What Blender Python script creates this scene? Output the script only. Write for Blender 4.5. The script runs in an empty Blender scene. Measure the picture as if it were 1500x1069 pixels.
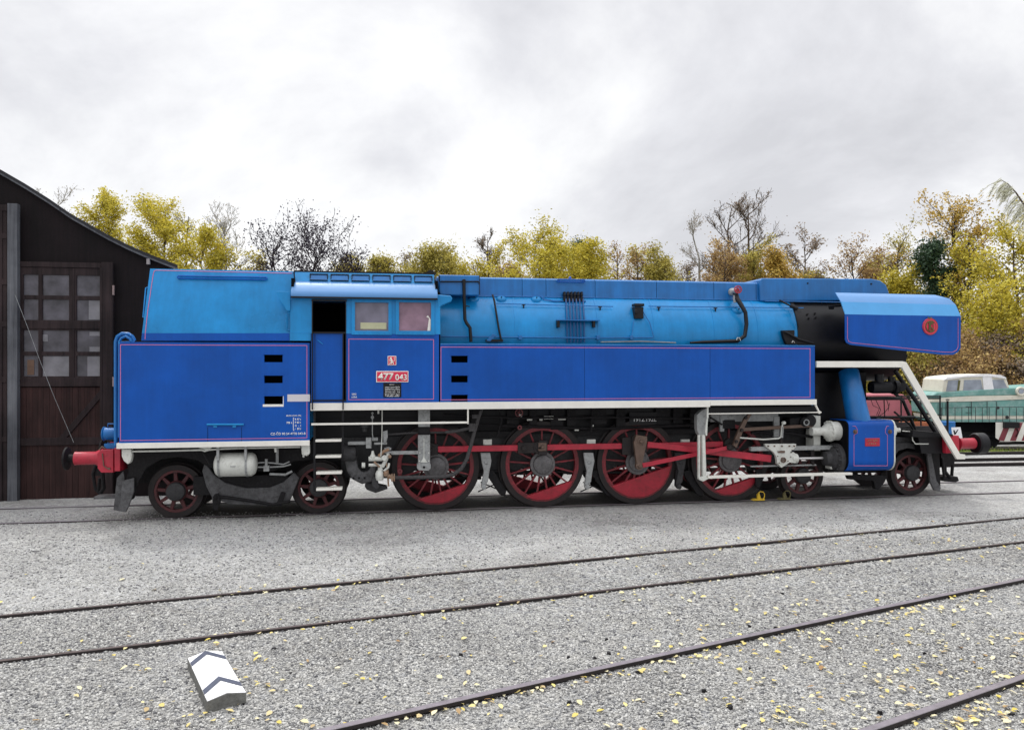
import bpy, math, random
import numpy as np
from math import radians, sin, cos, pi, atan2, sqrt
random.seed(7); RNG = np.random.default_rng(11)
S = bpy.context.scene; COL = S.collection
F = 1125.0; CAMH = 2.73; HY = 537.0     # focal length and horizon of the 1500 px photograph

# ------------------------------------------------------------------ frames
class Frame:
    def __init__(s, ox, oy, th, oz=0.0):
        s.o = (ox, oy, oz); s.th = th; s.u = (cos(th), sin(th)); s.v = (-sin(th), cos(th))
    def L(s, x, y, v):
        dx, dy, dz = (x-750)/F, 1.0, (HY-y)/F
        t = (v + s.o[0]*s.v[0] + s.o[1]*s.v[1]) / (dx*s.v[0] + dy*s.v[1])
        px, py = dx*t - s.o[0], dy*t - s.o[1]
        return (px*s.u[0] + py*s.u[1], CAMH + dz*t - s.o[2])
    def U(s, x, v): return s.L(x, 537, v)[0]
    def Z(s, x, y, v): return s.L(x, y, v)[1]
    def W(s, u, v): return (s.o[0]+u*s.u[0]+v*s.v[0], s.o[1]+u*s.u[1]+v*s.v[1])
TH = radians(9.46)
LF = Frame(2.5 - .79*sin(TH), 15.3 + .79*cos(TH), TH)
L, U, Z = LF.L, LF.U, LF.Z

def G(x, y, z=0.0):                     # picture point on a horizontal plane
    d = (CAMH - z)*F/(y - HY)
    return ((x-750)/F*d, d, z)

def gzv(x, y):                          # height of the gravel in the yard
    dv = (x-LF.o[0])*LF.v[0]+(y-LF.o[1])*LF.v[1]; t = np.clip((dv+3.6)/1.9, 0, 1); w = np.clip((-.35*x+.937*y-6.6)/1.0, 0, 1)
    return -.048+.017*w*w*(3-2*w)+.012*t*t*(3-2*t)
def ground_z(x, y):
    z = float(gzv(x, y))
    if y > 18.5: z -= 0.035*min(y-18.5, 14)
    if y > 36: z += 0.05*min(y-36, 40)
    return z

# ------------------------------------------------------------------ mesh building
class MB:
    def __init__(s): s.v = []; s.f = []; s.m = []
    def mark(s): s.m.append((len(s.v), len(s.f))); return s
    def split(s, name, mat, parent=None, **k):     # one object for each marked piece
        e = s.m + [(len(s.v), len(s.f))]; out = []
        for (v0, f0), (v1, f1) in zip(e[:-1], e[1:]):
            q = MB(); q.v = s.v[v0:v1]; q.f = [tuple(i-v0 for i in f) for f in s.f[f0:f1]]
            if q.v: out.append(q.build(name, mat, parent, **k))
        return out
    def add(s, vs, fs):
        b = len(s.v); s.v += [tuple(p) for p in vs]; s.f += [tuple(b+i for i in f) for f in fs]; return s
    def box(s, u0, u1, v0, v1, z0, z1):
        if u0 > u1: u0, u1 = u1, u0
        if v0 > v1: v0, v1 = v1, v0
        if z0 > z1: z0, z1 = z1, z0
        return s.add([(u0,v0,z0),(u1,v0,z0),(u1,v1,z0),(u0,v1,z0),(u0,v0,z1),(u1,v0,z1),(u1,v1,z1),(u0,v1,z1)],
                     [(0,3,2,1),(4,5,6,7),(0,1,5,4),(1,2,6,5),(2,3,7,6),(3,0,4,7)])
    def prism(s, pts, v0, v1):          # polygon in (u,z), extruded along v
        n = len(pts)
        a = sum(pts[i][0]*pts[(i+1)%n][1]-pts[(i+1)%n][0]*pts[i][1] for i in range(n))
        if a < 0: pts = pts[::-1]
        if v0 > v1: v0, v1 = v1, v0
        vs = [(p[0],v0,p[1]) for p in pts] + [(p[0],v1,p[1]) for p in pts]
        fs = [tuple(range(n)), tuple(range(2*n-1, n-1, -1))]
        fs += [(i, i+n, (i+1)%n+n, (i+1)%n) for i in range(n)]
        return s.add(vs, fs)
    def px(s, pts, v, th, F_=None):     # polygon given in picture points on the plane v
        f = (F_ or LF).L
        return s.prism([f(x, y, v) for x, y in pts], v, v+th)
    def pbox(s, x0, y0, x1, y1, v, th, F_=None):
        f = F_ or LF
        u0, z1 = f.L(x0, y0, v); u1, _ = f.L(x1, y0, v)
        xm = (x0+x1)/2; z1 = f.Z(xm, y0, v); z0 = f.Z(xm, y1, v)
        return s.box(u0, u1, v, v+th, z0, z1)
    def uprism(s, prof, u0, u1):        # polygon in (v,z), extruded along u
        n = len(prof)
        vs = [(u0,p[0],p[1]) for p in prof] + [(u1,p[0],p[1]) for p in prof]
        fs = [tuple(range(n)), tuple(range(2*n-1, n-1, -1))]
        fs += [(i, i+n, (i+1)%n+n, (i+1)%n) for i in range(n)]
        return s.add(vs, fs)
    def lathe(s, prof, c, axis='v', n=32):  # prof: (r, t) along the axis, closed at both ends when r=0
        rings = []; vs = []; fs = []
        for r, t in prof:
            ring = []
            for k in range(n):
                a = 2*pi*k/n; p, q = r*cos(a), r*sin(a)
                if axis == 'v': vs.append((c[0]+p, c[1]+t, c[2]+q))
                elif axis == 'u': vs.append((c[0]+t, c[1]+p, c[2]+q))
                else: vs.append((c[0]+p, c[1]+q, c[2]+t))
                ring.append(len(vs)-1)
            rings.append(ring)
        for i in range(len(rings)-1):
            for k in range(n):
                fs.append((rings[i][k], rings[i][(k+1)%n], rings[i+1][(k+1)%n], rings[i+1][k]))
        if prof[0] == prof[-1]: return s.add(vs, fs)
        if prof[0][0] > 1e-5: fs.append(tuple(rings[0]))
        if prof[-1][0] > 1e-5: fs.append(tuple(rings[-1][::-1]))
        return s.add(vs, fs)
    def cyl(s, c, r, t0, t1, axis='v', n=24): return s.lathe([(r,t0),(r,t1)], c, axis, n)
    def ring(s, c, r0, r1, t0, t1, n=48, axis='v'):     # flat ring, r0 < r1
        vs = []; fs = []
        for r, t in ((r0,t0),(r1,t0),(r1,t1),(r0,t1)):
            for k in range(n):
                a = 2*pi*k/n; p, q = r*cos(a), r*sin(a)
                vs.append((c[0]+p,c[1]+t,c[2]+q) if axis=='v' else ((c[0]+t,c[1]+p,c[2]+q) if axis=='u' else (c[0]+p,c[1]+q,c[2]+t)))
        for j in range(4):
            for k in range(n):
                fs.append((j*n+k, j*n+(k+1)%n, ((j+1)%4)*n+(k+1)%n, ((j+1)%4)*n+k))
        return s.add(vs, fs)
    def tube(s, pts, r, n=8, closed=False):
        P = [np.array(p, float) for p in pts]; m = len(P); vs = []; fs = []
        rr = r if hasattr(r, '__len__') else [r]*m
        ref = None
        for i in range(m):
            a = P[i-1] if (i > 0 or closed) else P[i]; b = P[(i+1) % m] if (i < m-1 or closed) else P[i]
            t = b-a; t = t/(np.linalg.norm(t)+1e-9)
            if ref is None:
                ref = np.array((0,0,1.0)) if abs(t[2]) < .9 else np.array((1.0,0,0))
            x = np.cross(ref, t); x /= (np.linalg.norm(x)+1e-9); y = np.cross(t, x); ref = y
            for k in range(n):
                an = 2*pi*k/n; q = P[i] + rr[i]*(cos(an)*x + sin(an)*y); vs.append(tuple(q))
        for i in range(m if closed else m-1):
            j = (i+1) % m
            for k in range(n): fs.append((i*n+k, i*n+(k+1)%n, j*n+(k+1)%n, j*n+k))
        if not closed: fs.append(tuple(range(n-1,-1,-1))); fs.append(tuple(range((m-1)*n, m*n)))
        return s.add(vs, fs)
    def ptube(s, pts, v, r, n=8, F_=None):
        f = (F_ or LF).L; q = []
        for p in pts:
            vv = p[2] if len(p) > 2 else v
            u, z = f(p[0], p[1], vv); q.append((u, vv, z))
        return s.tube(q, r, n)
    def grid(s, us, zs, holes, v0, v1):  # panel with rectangular holes (holes in u0,u1,z0,z1)
        holes = [(max(h[0],us[0]), min(h[1],us[-1]), max(h[2],zs[0]), min(h[3],zs[-1])) for h in holes]
        holes = [h for h in holes if h[0] < h[1] and h[2] < h[3]]
        us = sorted(set([round(x,4) for x in us] + [round(h[i],4) for h in holes for i in (0,1)]))
        zs = sorted(set([round(x,4) for x in zs] + [round(h[i],4) for h in holes for i in (2,3)]))
        def full(i, j):
            if i < 0 or j < 0 or i >= len(us)-1 or j >= len(zs)-1: return False
            a, b = (us[i]+us[i+1])/2, (zs[j]+zs[j+1])/2
            return not any(h[0] < a < h[1] and h[2] < b < h[3] for h in holes)
        idx = {}; vs = []; fs = []
        def V(i, j, k):
            if (i,j,k) not in idx: idx[(i,j,k)] = len(vs); vs.append((us[i], (v0,v1)[k], zs[j]))
            return idx[(i,j,k)]
        for i in range(len(us)-1):
            for j in range(len(zs)-1):
                if not full(i,j): continue
                fs.append((V(i,j,0),V(i+1,j,0),V(i+1,j+1,0),V(i,j+1,0)))
                fs.append((V(i,j,1),V(i,j+1,1),V(i+1,j+1,1),V(i+1,j,1)))
                if not full(i-1,j): fs.append((V(i,j,0),V(i,j+1,0),V(i,j+1,1),V(i,j,1)))
                if not full(i+1,j): fs.append((V(i+1,j,0),V(i+1,j,1),V(i+1,j+1,1),V(i+1,j+1,0)))
                if not full(i,j-1): fs.append((V(i,j,0),V(i,j,1),V(i+1,j,1),V(i+1,j,0)))
                if not full(i,j+1): fs.append((V(i,j+1,0),V(i+1,j+1,0),V(i+1,j+1,1),V(i,j+1,1)))
        return s.add(vs, fs)
    def sheet(s, rows, th, dirv=(0,1,0)):   # rows of 3-D points, given a thickness along dirv
        m = len(rows[0]); n = len(rows); vs = []; fs = []
        d = np.array(dirv)*th
        for k in (0, 1):
            for row in rows:
                for p in row: vs.append(tuple(np.array(p)+k*d))
        I = lambda i, j, k: k*n*m + i*m + j
        for i in range(n-1):
            for j in range(m-1):
                fs.append((I(i,j,0),I(i,j+1,0),I(i+1,j+1,0),I(i+1,j,0)))
                fs.append((I(i,j,1),I(i+1,j,1),I(i+1,j+1,1),I(i,j+1,1)))
        for j in range(m-1):
            fs.append((I(0,j,0),I(0,j,1),I(0,j+1,1),I(0,j+1,0))); fs.append((I(n-1,j,0),I(n-1,j+1,0),I(n-1,j+1,1),I(n-1,j,1)))
        for i in range(n-1):
            fs.append((I(i,0,0),I(i+1,0,0),I(i+1,0,1),I(i,0,1))); fs.append((I(i,m-1,0),I(i,m-1,1),I(i+1,m-1,1),I(i+1,m-1,0)))
        return s.add(vs, fs)
    def lean(s, z0, k):                     # lean everything above z0 by k metres per metre in v
        s.v = [(a, b + max(0, c-z0)*k, c) for a, b, c in s.v]; return s
    def mirror(s):
        s.v += [(a,-b,c) for a,b,c in s.v]; n = len(s.v)//2
        s.f += [tuple(i+n for i in f[::-1]) for f in s.f]; return s
    def build(s, name, mat, parent=None, bevel=0.0, smooth=True, ang=35, loc=None, label=None):
        me = bpy.data.meshes.new(name); me.from_pydata(s.v, [], s.f); me.update()
        import bmesh
        bm = bmesh.new(); bm.from_mesh(me); bmesh.ops.recalc_face_normals(bm, faces=bm.faces); bm.to_mesh(me); bm.free()
        if smooth:
            for p in me.polygons: p.use_smooth = True
            me.set_sharp_from_angle(angle=radians(ang))
        o = bpy.data.objects.new(name, me); COL.objects.link(o)
        me.materials.append(mat)
        if parent: o.parent = parent
        if loc: o.location = loc
        if bevel:
            b = o.modifiers.new('edge', 'BEVEL'); b.width = bevel; b.segments = 2; b.limit_method = 'ANGLE'; b.angle_limit = radians(40)
            b.harden_normals = False
        if label: o['label'] = label
        return o

def empty(name, loc, rz=0, label=None, cat=None, group=None):
    o = bpy.data.objects.new(name, None); COL.objects.link(o); o.location = loc; o.rotation_euler = (0,0,rz)
    o.empty_display_size = .2
    tag(o, label, cat, group); return o
def tag(o, label=None, cat=None, group=None, kind=None):
    if label: o['label'] = label
    if cat: o['category'] = cat
    if group: o['group'] = group
    if kind: o['kind'] = kind
    return o
def copy_tree(o, parent=None):
    c = o.copy(); COL.objects.link(c); c.parent = parent
    for ch in list(o.children): copy_tree(ch, c)
    return c
def np_mesh(name, verts, faces, mat, parent=None, smooth=False):
    me = bpy.data.meshes.new(name); k = faces.shape[1]
    me.vertices.add(len(verts)); me.vertices.foreach_set('co', np.asarray(verts, np.float32).ravel())
    me.loops.add(faces.size); me.loops.foreach_set('vertex_index', faces.astype(np.int32).ravel())
    me.polygons.add(len(faces)); me.polygons.foreach_set('loop_start', np.arange(0, faces.size, k, dtype=np.int32))
    me.polygons.foreach_set('loop_total', np.full(len(faces), k, np.int32))
    if smooth: me.polygons.foreach_set('use_smooth', np.ones(len(faces), bool))
    me.update(calc_edges=True); me.materials.append(mat)
    o = bpy.data.objects.new(name, me); COL.objects.link(o)
    if parent: o.parent = parent
    return o

# ------------------------------------------------------------------ materials
def srgb(r, g, b):
    f = lambda c: (c/255)/12.92 if c/255 <= .04045 else (((c/255)+.055)/1.055)**2.4
    return (f(r), f(g), f(b), 1)
def newmat(name):
    m = bpy.data.materials.new(name); m.use_nodes = True; nt = m.node_tree
    return m, nt, nt.nodes['Principled BSDF']
def N(nt, t, **k):
    n = nt.nodes.new(t)
    for a, b in k.items():
        if a in n.inputs.keys(): n.inputs[a].default_value = b
        else: setattr(n, a, b)
    return n
def ramp(nt, fac, stops):
    r = nt.nodes.new('ShaderNodeValToRGB'); e = r.color_ramp.elements
    e[0].position, e[0].color = stops[0]; e[1].position, e[1].color = stops[-1]
    for p, c in stops[1:-1]:
        q = e.new(p); q.color = c
    nt.links.new(fac, r.inputs['Fac']); return r
def paint(name, col, rough=.3, var=.12, scale=3.0, dirt=.0, dirtcol=(.03,.022,.018,1), coat=0.0, bump=.02, metal=0.0, bscale=2.5, spec=.5, streak=0.0):
    m, nt, b = newmat(name); tc = N(nt, 'ShaderNodeTexCoord'); lk = nt.links.new
    n1 = N(nt, 'ShaderNodeTexNoise', Scale=scale, Detail=6.0, Roughness=.65); lk(tc.outputs['Object'], n1.inputs['Vector'])
    c0 = tuple(max(0, c*(1-var)) for c in col[:3])+(1,); c1 = tuple(min(1, c*(1+var)) for c in col[:3])+(1,)
    r = ramp(nt, n1.outputs['Fac'], [(.3, c0), (.7, c1)]); out = r.outputs['Color']
    if dirt > 0:
        n2 = N(nt, 'ShaderNodeTexNoise', Scale=scale*3.3, Detail=8.0, Roughness=.75); lk(tc.outputs['Object'], n2.inputs['Vector'])
        r2 = ramp(nt, n2.outputs['Fac'], [(.62-dirt*.35, (0,0,0,1)), (.72, (1,1,1,1))])
        mx = N(nt, 'ShaderNodeMix', data_type='RGBA'); mf = N(nt, 'ShaderNodeMath', operation='MULTIPLY'); mf.inputs[1].default_value = min(1, dirt*1.6)
        lk(r2.outputs['Color'], mf.inputs[0]); lk(mf.outputs[0], mx.inputs[0]); lk(out, mx.inputs[6]); mx.inputs[7].default_value = dirtcol; out = mx.outputs[2]
    if streak:      # rain streaks and faded scuffs running down the plates
        mp = N(nt, 'ShaderNodeMapping'); mp.inputs['Scale'].default_value = (9, 9, .55); lk(tc.outputs['Object'], mp.inputs['Vector'])
        ns = N(nt, 'ShaderNodeTexNoise', Scale=1.0, Detail=7.0, Roughness=.7); lk(mp.outputs[0], ns.inputs['Vector'])
        rs_ = ramp(nt, ns.outputs['Fac'], [(.32, (1-streak,)*3+(1,)), (.5, (1,1,1,1)), (.70, (1+streak*1.6,)*3+(1,))])
        ms = N(nt, 'ShaderNodeMix', data_type='RGBA', blend_type='MULTIPLY'); ms.inputs[0].default_value = 1; lk(out, ms.inputs[6]); lk(rs_.outputs['Color'], ms.inputs[7]); out = ms.outputs[2]
    lk(out, b.inputs['Base Color'])
    rr = N(nt, 'ShaderNodeMapRange'); rr.inputs['To Min'].default_value = max(.03, rough-.08); rr.inputs['To Max'].default_value = min(1, rough+.12)
    lk(n1.outputs['Fac'], rr.inputs['Value']); lk(rr.outputs[0], b.inputs['Roughness'])
    b.inputs['Metallic'].default_value = metal; b.inputs['Coat Weight'].default_value = coat; b.inputs['Coat Roughness'].default_value = .12
    b.inputs['Specular IOR Level'].default_value = spec
    if bump:
        n3 = N(nt, 'ShaderNodeTexNoise', Scale=bscale, Detail=3.0); lk(tc.outputs['Object'], n3.inputs['Vector'])
        bp = N(nt, 'ShaderNodeBump', Strength=.5, Distance=bump); lk(n3.outputs['Fac'], bp.inputs['Height']); lk(bp.outputs[0], b.inputs['Normal'])
    return m
M = {}
M['dblue'] = paint('dark_blue_paint', (.001,.072,.365,1), .36, .16, 1.1, dirt=.05, dirtcol=(.01,.06,.2,1), bump=.03, bscale=1.1, spec=.24, streak=.06)
M['lblue'] = paint('light_blue_paint', (.006,.215,.52,1), .28, .18, 1.3, dirt=.14, dirtcol=(.01,.1,.28,1), bump=.035, bscale=1.2, spec=.36, streak=.07)
M['pblue'] = paint('pale_blue_paint', (.07,.22,.48,1), .36, .05, 2.0, bump=.01)
M['mblue'] = paint('casing_blue_paint', (.004,.13,.39,1), .36, .18, 1.6, dirt=.16, dirtcol=(.01,.06,.2,1), bump=.03, bscale=1.3, streak=.12)
M['red'] = paint('red_paint', (.40,.016,.038,1), .4, .2, 4, dirt=.32, dirtcol=(.12,.016,.02,1), bump=.004)
M['plate'] = paint('clean_red_enamel', (.62,.02,.07,1), .35, .05, 5, bump=0)
M['spoke'] = paint('oily_dark_red_spokes', (.22,.012,.022,1), .5, .3, 3.5, dirt=.75, dirtcol=(.035,.011,.012,1), bump=.004)
M['wred'] = paint('grimy_red_paint', (.10,.016,.02,1), .6, .35, 9, dirt=.7, dirtcol=(.018,.013,.013,1), bump=.004)
M['dred'] = paint('driver_red_paint', (.33,.012,.028,1), .45, .2, 7, dirt=.34, dirtcol=(.045,.014,.014,1), bump=.004)
M['lining'] = paint('pink_lining', (.62,.16,.30,1), .5, .1, 20, bump=0)
M['white'] = paint('cream_white_paint', (.78,.76,.70,1), .5, .06, 5, dirt=.14, dirtcol=(.35,.31,.26,1), bump=.003)
M['letter'] = paint('white_lettering', (.8,.8,.8,1), .5, .03, 20, bump=0)
M['black'] = paint('smoke_black', (.005,.005,.007,1), .45, .4, 4, dirt=.2, dirtcol=(.016,.015,.016,1), bump=.006, spec=.3)
M['grime'] = paint('grimy_black_iron', (.007,.0065,.008,1), .62, .5, 8, dirt=.4, dirtcol=(.03,.027,.027,1), bump=.01, bscale=12, spec=.25)
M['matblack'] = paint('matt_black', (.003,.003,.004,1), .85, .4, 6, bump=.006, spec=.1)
M['tyre'] = paint('dark_steel_tyre', (.016,.014,.015,1), .55, .3, 8, dirt=.5, dirtcol=(.035,.022,.019,1), bump=.004, spec=.3)
M['hub'] = paint('oily_grey_hub', (.14,.135,.14,1), .4, .25, 9, dirt=.5, dirtcol=(.04,.035,.033,1), bump=.004, metal=.3)
M['grey'] = paint('grey_paint', (.30,.31,.31,1), .55, .15, 6, dirt=.42, dirtcol=(.07,.06,.055,1), bump=.005)
M['dgrey'] = paint('dirty_dark_grey', (.045,.045,.048,1), .6, .3, 5, dirt=.5, dirtcol=(.015,.013,.013,1), bump=.008, spec=.3)
M['lgrey'] = paint('light_grey_paint', (.60,.61,.57,1), .5, .1, 6, dirt=.3, dirtcol=(.16,.13,.10,1), bump=.004)
M['dust'] = paint('dusty_grey_frame', (.105,.105,.11,1), .7, .3, 4, dirt=.5, dirtcol=(.02,.018,.018,1), bump=.008, spec=.3)
M['brown'] = paint('oily_brown_steel', (.13,.085,.065,1), .5, .25, 10, dirt=.3, bump=.004, metal=.3)
M['rust'] = paint('rusty_brass', (.24,.13,.07,1), .6, .4, 14, dirt=.5, dirtcol=(.4,.36,.3,1), bump=.004)
M['steel'] = paint('bright_steel', (.55,.54,.54,1), .3, .1, 8, bump=0, metal=.8)
M['yellow'] = paint('yellow_paint', (.72,.47,.03,1), .5, .12, 8, dirt=.3, bump=.003)
M['olive'] = paint('dirty_olive_paint', (.15,.13,.05,1), .7, .3, 8, dirt=.5, bump=.003)
M['gold'] = paint('dull_brass', (.10,.10,.03,1), .45, .2, 20, bump=0, metal=.2)
M['hose'] = paint('grey_lagged_pipe', (.05,.048,.05,1), .85, .4, 25, dirt=.3, dirtcol=(.16,.14,.14,1), bump=.01, bscale=40)
M['teal'] = paint('weathered_teal_paint', (.13,.30,.27,1), .55, .25, 1.2, dirt=.45, dirtcol=(.38,.47,.46,1), bump=.008)
M['cream'] = paint('weathered_cream_paint', (.66,.64,.55,1), .55, .12, 2, dirt=.3, dirtcol=(.42,.36,.2,1), bump=.005)
M['maroon'] = paint('maroon_paint', (.22,.035,.05,1), .5, .1, 4, bump=0)
M['pink'] = paint('faded_red_paint', (.44,.13,.16,1), .6, .15, 1.3, dirt=.3, dirtcol=(.5,.2,.2,1), bump=.01)
M['conc'] = paint('rough_concrete', (.15,.15,.14,1), .9, .35, 14, dirt=.4, dirtcol=(.06,.055,.045,1), bump=.02, bscale=40)
M['bwhite'] = paint('bright_white_paint', (.78,.78,.80,1), .6, .06, 9, dirt=.3, dirtcol=(.45,.43,.38,1), bump=.004, bscale=30)
M['stripe'] = paint('faded_black_stripe', (.055,.065,.10,1), .7, .2, 14, bump=0)
M['rail'] = paint('rail_side_rust', (.013,.009,.009,1), .75, .4, 10, dirt=.3, dirtcol=(.035,.02,.015,1), bump=.004)
M['railtop'] = paint('rail_head_steel', (.21,.185,.205,1), .42, .2, 9, dirt=.25, dirtcol=(.09,.06,.05,1), bump=.002, metal=.25)
M['railbrown'] = paint('rail_head_brown', (.085,.062,.058,1), .5, .25, 9, dirt=.35, dirtcol=(.04,.026,.02,1), bump=.002, metal=.2)
M['sleeper'] = paint('old_sleeper', (.10,.085,.07,1), .95, .4, 5, dirt=.4, bump=.01)

def wood(name, a, b_, rough=.85, sc=(14, 14, .6)):
    m, nt, b = newmat(name); lk = nt.links.new; tc = N(nt, 'ShaderNodeTexCoord'); mp = N(nt, 'ShaderNodeMapping'); mp.inputs['Scale'].default_value = sc
    lk(tc.outputs['Object'], mp.inputs['Vector']); n = N(nt, 'ShaderNodeTexNoise', Scale=1.0, Detail=8.0, Roughness=.7); lk(mp.outputs[0], n.inputs['Vector'])
    n2 = N(nt, 'ShaderNodeTexNoise', Scale=.9, Detail=5.0, Roughness=.6); lk(tc.outputs['Object'], n2.inputs['Vector'])
    ad = N(nt, 'ShaderNodeMath', operation='ADD'); ml = N(nt, 'ShaderNodeMath', operation='MULTIPLY'); ml.inputs[1].default_value = .5
    lk(n.outputs['Fac'], ad.inputs[0]); lk(n2.outputs['Fac'], ad.inputs[1]); lk(ad.outputs[0], ml.inputs[0])
    r = ramp(nt, ml.outputs[0], [(.36, a), (.64, b_)]); lk(r.outputs['Color'], b.inputs['Base Color'])
    b.inputs['Roughness'].default_value = rough; b.inputs['Specular IOR Level'].default_value = .25
    bp = N(nt, 'ShaderNodeBump', Strength=.6, Distance=.012); lk(n.outputs['Fac'], bp.inputs['Height']); lk(bp.outputs[0], b.inputs['Normal'])
    return m
M['shed'] = wood('dark_stained_boards', (.002,.0013,.0016,1), (.010,.0055,.007,1))
M['shedframe'] = wood('worn_brown_timber', (.008,.0055,.006,1), (.042,.028,.029,1))
M['greywood'] = wood('grey_weathered_timber', (.04,.042,.05,1), (.15,.155,.17,1))
M['bark'] = wood('grey_brown_bark', (.045,.032,.022,1), (.13,.10,.075,1), .95, (6,6,2))
M['darkbark'] = wood('dark_bark', (.018,.014,.018,1), (.06,.045,.05,1), .95, (6,6,2))
M['palebark'] = wood('pale_birch_bark', (.22,.21,.19,1), (.48,.47,.43,1), .9, (6,6,2))

def glassmat(name, col, tr=.35, rough=.12, dirtiness=.5):
    m, nt, b = newmat(name); lk = nt.links.new; tc = N(nt, 'ShaderNodeTexCoord')
    n = N(nt, 'ShaderNodeTexNoise', Scale=4.0, Detail=6.0); lk(tc.outputs['Object'], n.inputs['Vector'])
    c0 = tuple(c*(1-dirtiness*.6) for c in col[:3])+(1,); c1 = tuple(min(1, c*(1+dirtiness*.7)) for c in col[:3])+(1,)
    r = ramp(nt, n.outputs['Fac'], [(.3, c0), (.7, c1)]); lk(r.outputs['Color'], b.inputs['Base Color'])
    b.inputs['Roughness'].default_value = rough; b.inputs['Transmission Weight'].default_value = tr; b.inputs['IOR'].default_value = 1.45
    return m
M['cabglass'] = glassmat('hazy_cab_glass', (.17,.16,.21,1), .0, .12, .35)
M['cabglass2'] = glassmat('pinkish_cab_glass', (.24,.15,.20,1), .0, .12, .45)
M['shedglass'] = glassmat('dusty_shed_glass', (.06,.056,.068,1), .0, .22, .8)
M['paleglass'] = glassmat('pale_dusty_glass', (.17,.165,.18,1), .0, .35, .4)
M['dieselglass'] = glassmat('reflecting_window_glass', (.26,.29,.34,1), .0, .1, .35)

def leafmat(name, cols, trans=.35, rough=.6, tint=True):
    m = bpy.data.materials.new(name); m.use_nodes = True; nt = m.node_tree; lk = nt.links.new
    for n in list(nt.nodes): nt.nodes.remove(n)
    g = N(nt, 'ShaderNodeNewGeometry'); st = [(i/(len(cols)-1), c) for i, c in enumerate(cols)]
    at = N(nt, 'ShaderNodeAttribute', attribute_name='tint'); ma = N(nt, 'ShaderNodeMath', operation='MULTIPLY_ADD'); ma.inputs[1].default_value = .45; lk(g.outputs['Random Per Island'], ma.inputs[0])
    mb_ = N(nt, 'ShaderNodeMath', operation='MULTIPLY'); mb_.inputs[1].default_value = .55; lk(at.outputs['Fac'], mb_.inputs[0]); lk(mb_.outputs[0], ma.inputs[2])
    r = ramp(nt, ma.outputs[0] if tint else g.outputs['Random Per Island'], st)
    d = N(nt, 'ShaderNodeBsdfPrincipled', Roughness=rough); lk(r.outputs['Color'], d.inputs['Base Color']); d.inputs['Specular IOR Level'].default_value = .3
    t = N(nt, 'ShaderNodeBsdfTranslucent'); lk(r.outputs['Color'], t.inputs['Color'])
    mx = N(nt, 'ShaderNodeMixShader'); mx.inputs[0].default_value = trans; lk(d.outputs[0], mx.inputs[1]); lk(t.outputs[0], mx.inputs[2])
    o = N(nt, 'ShaderNodeOutputMaterial'); lk(mx.outputs[0], o.inputs[0]); return m
c4 = lambda r, g, b: (r, g, b, 1)
L_ = leafmat
LM = {
 'yellow': leafmat('yellow_green_leaves', [c4(0.190, 0.165, 0.021), c4(0.436, 0.385, 0.051), c4(0.669, 0.550, 0.068), c4(0.744, 0.704, 0.154)]),
 'olive': leafmat('olive_leaves', [c4(0.111, 0.111, 0.029), c4(0.322, 0.282, 0.070), c4(0.524, 0.443, 0.101), c4(0.800, 0.725, 0.202)]),
 'brown': leafmat('brown_autumn_leaves', [c4(0.131, 0.075, 0.041), c4(0.300, 0.188, 0.094), c4(0.488, 0.338, 0.131), c4(0.712, 0.544, 0.225)]),
 'orange': leafmat('olive_orange_leaves', [c4(0.094, 0.085, 0.026), c4(0.375, 0.263, 0.066), c4(0.637, 0.431, 0.094), c4(0.800, 0.656, 0.188)]),
 'dark': leafmat('dark_purple_leaves', [c4(.010,.008,.018), c4(.03,.022,.045), c4(.05,.04,.055)]),
 'conifer': leafmat('dark_green_needles', [c4(0.010, 0.029, 0.018), c4(0.039, 0.078, 0.042), c4(0.065, 0.111, 0.046)], .1),
 'grey': leafmat('pale_grey_brown_leaves', [c4(0.135, 0.101, 0.081), c4(0.297, 0.230, 0.176), c4(0.459, 0.392, 0.297)]),
 'pale': leafmat('pale_willow_leaves', [c4(.40,.40,.26), c4(.70,.70,.56), c4(.55,.55,.38)]),
 'fallen': leafmat('fallen_yellow_leaves', [c4(.30,.17,.07), c4(.62,.52,.28), c4(.58,.46,.08), c4(.72,.66,.42), c4(.66,.60,.40), c4(.70,.60,.20)], .1, tint=False),
 'grass': leafmat('grass_blades', [c4(.08,.14,.02), c4(.20,.27,.05), c4(.30,.30,.08)], tint=False),
}

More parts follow.
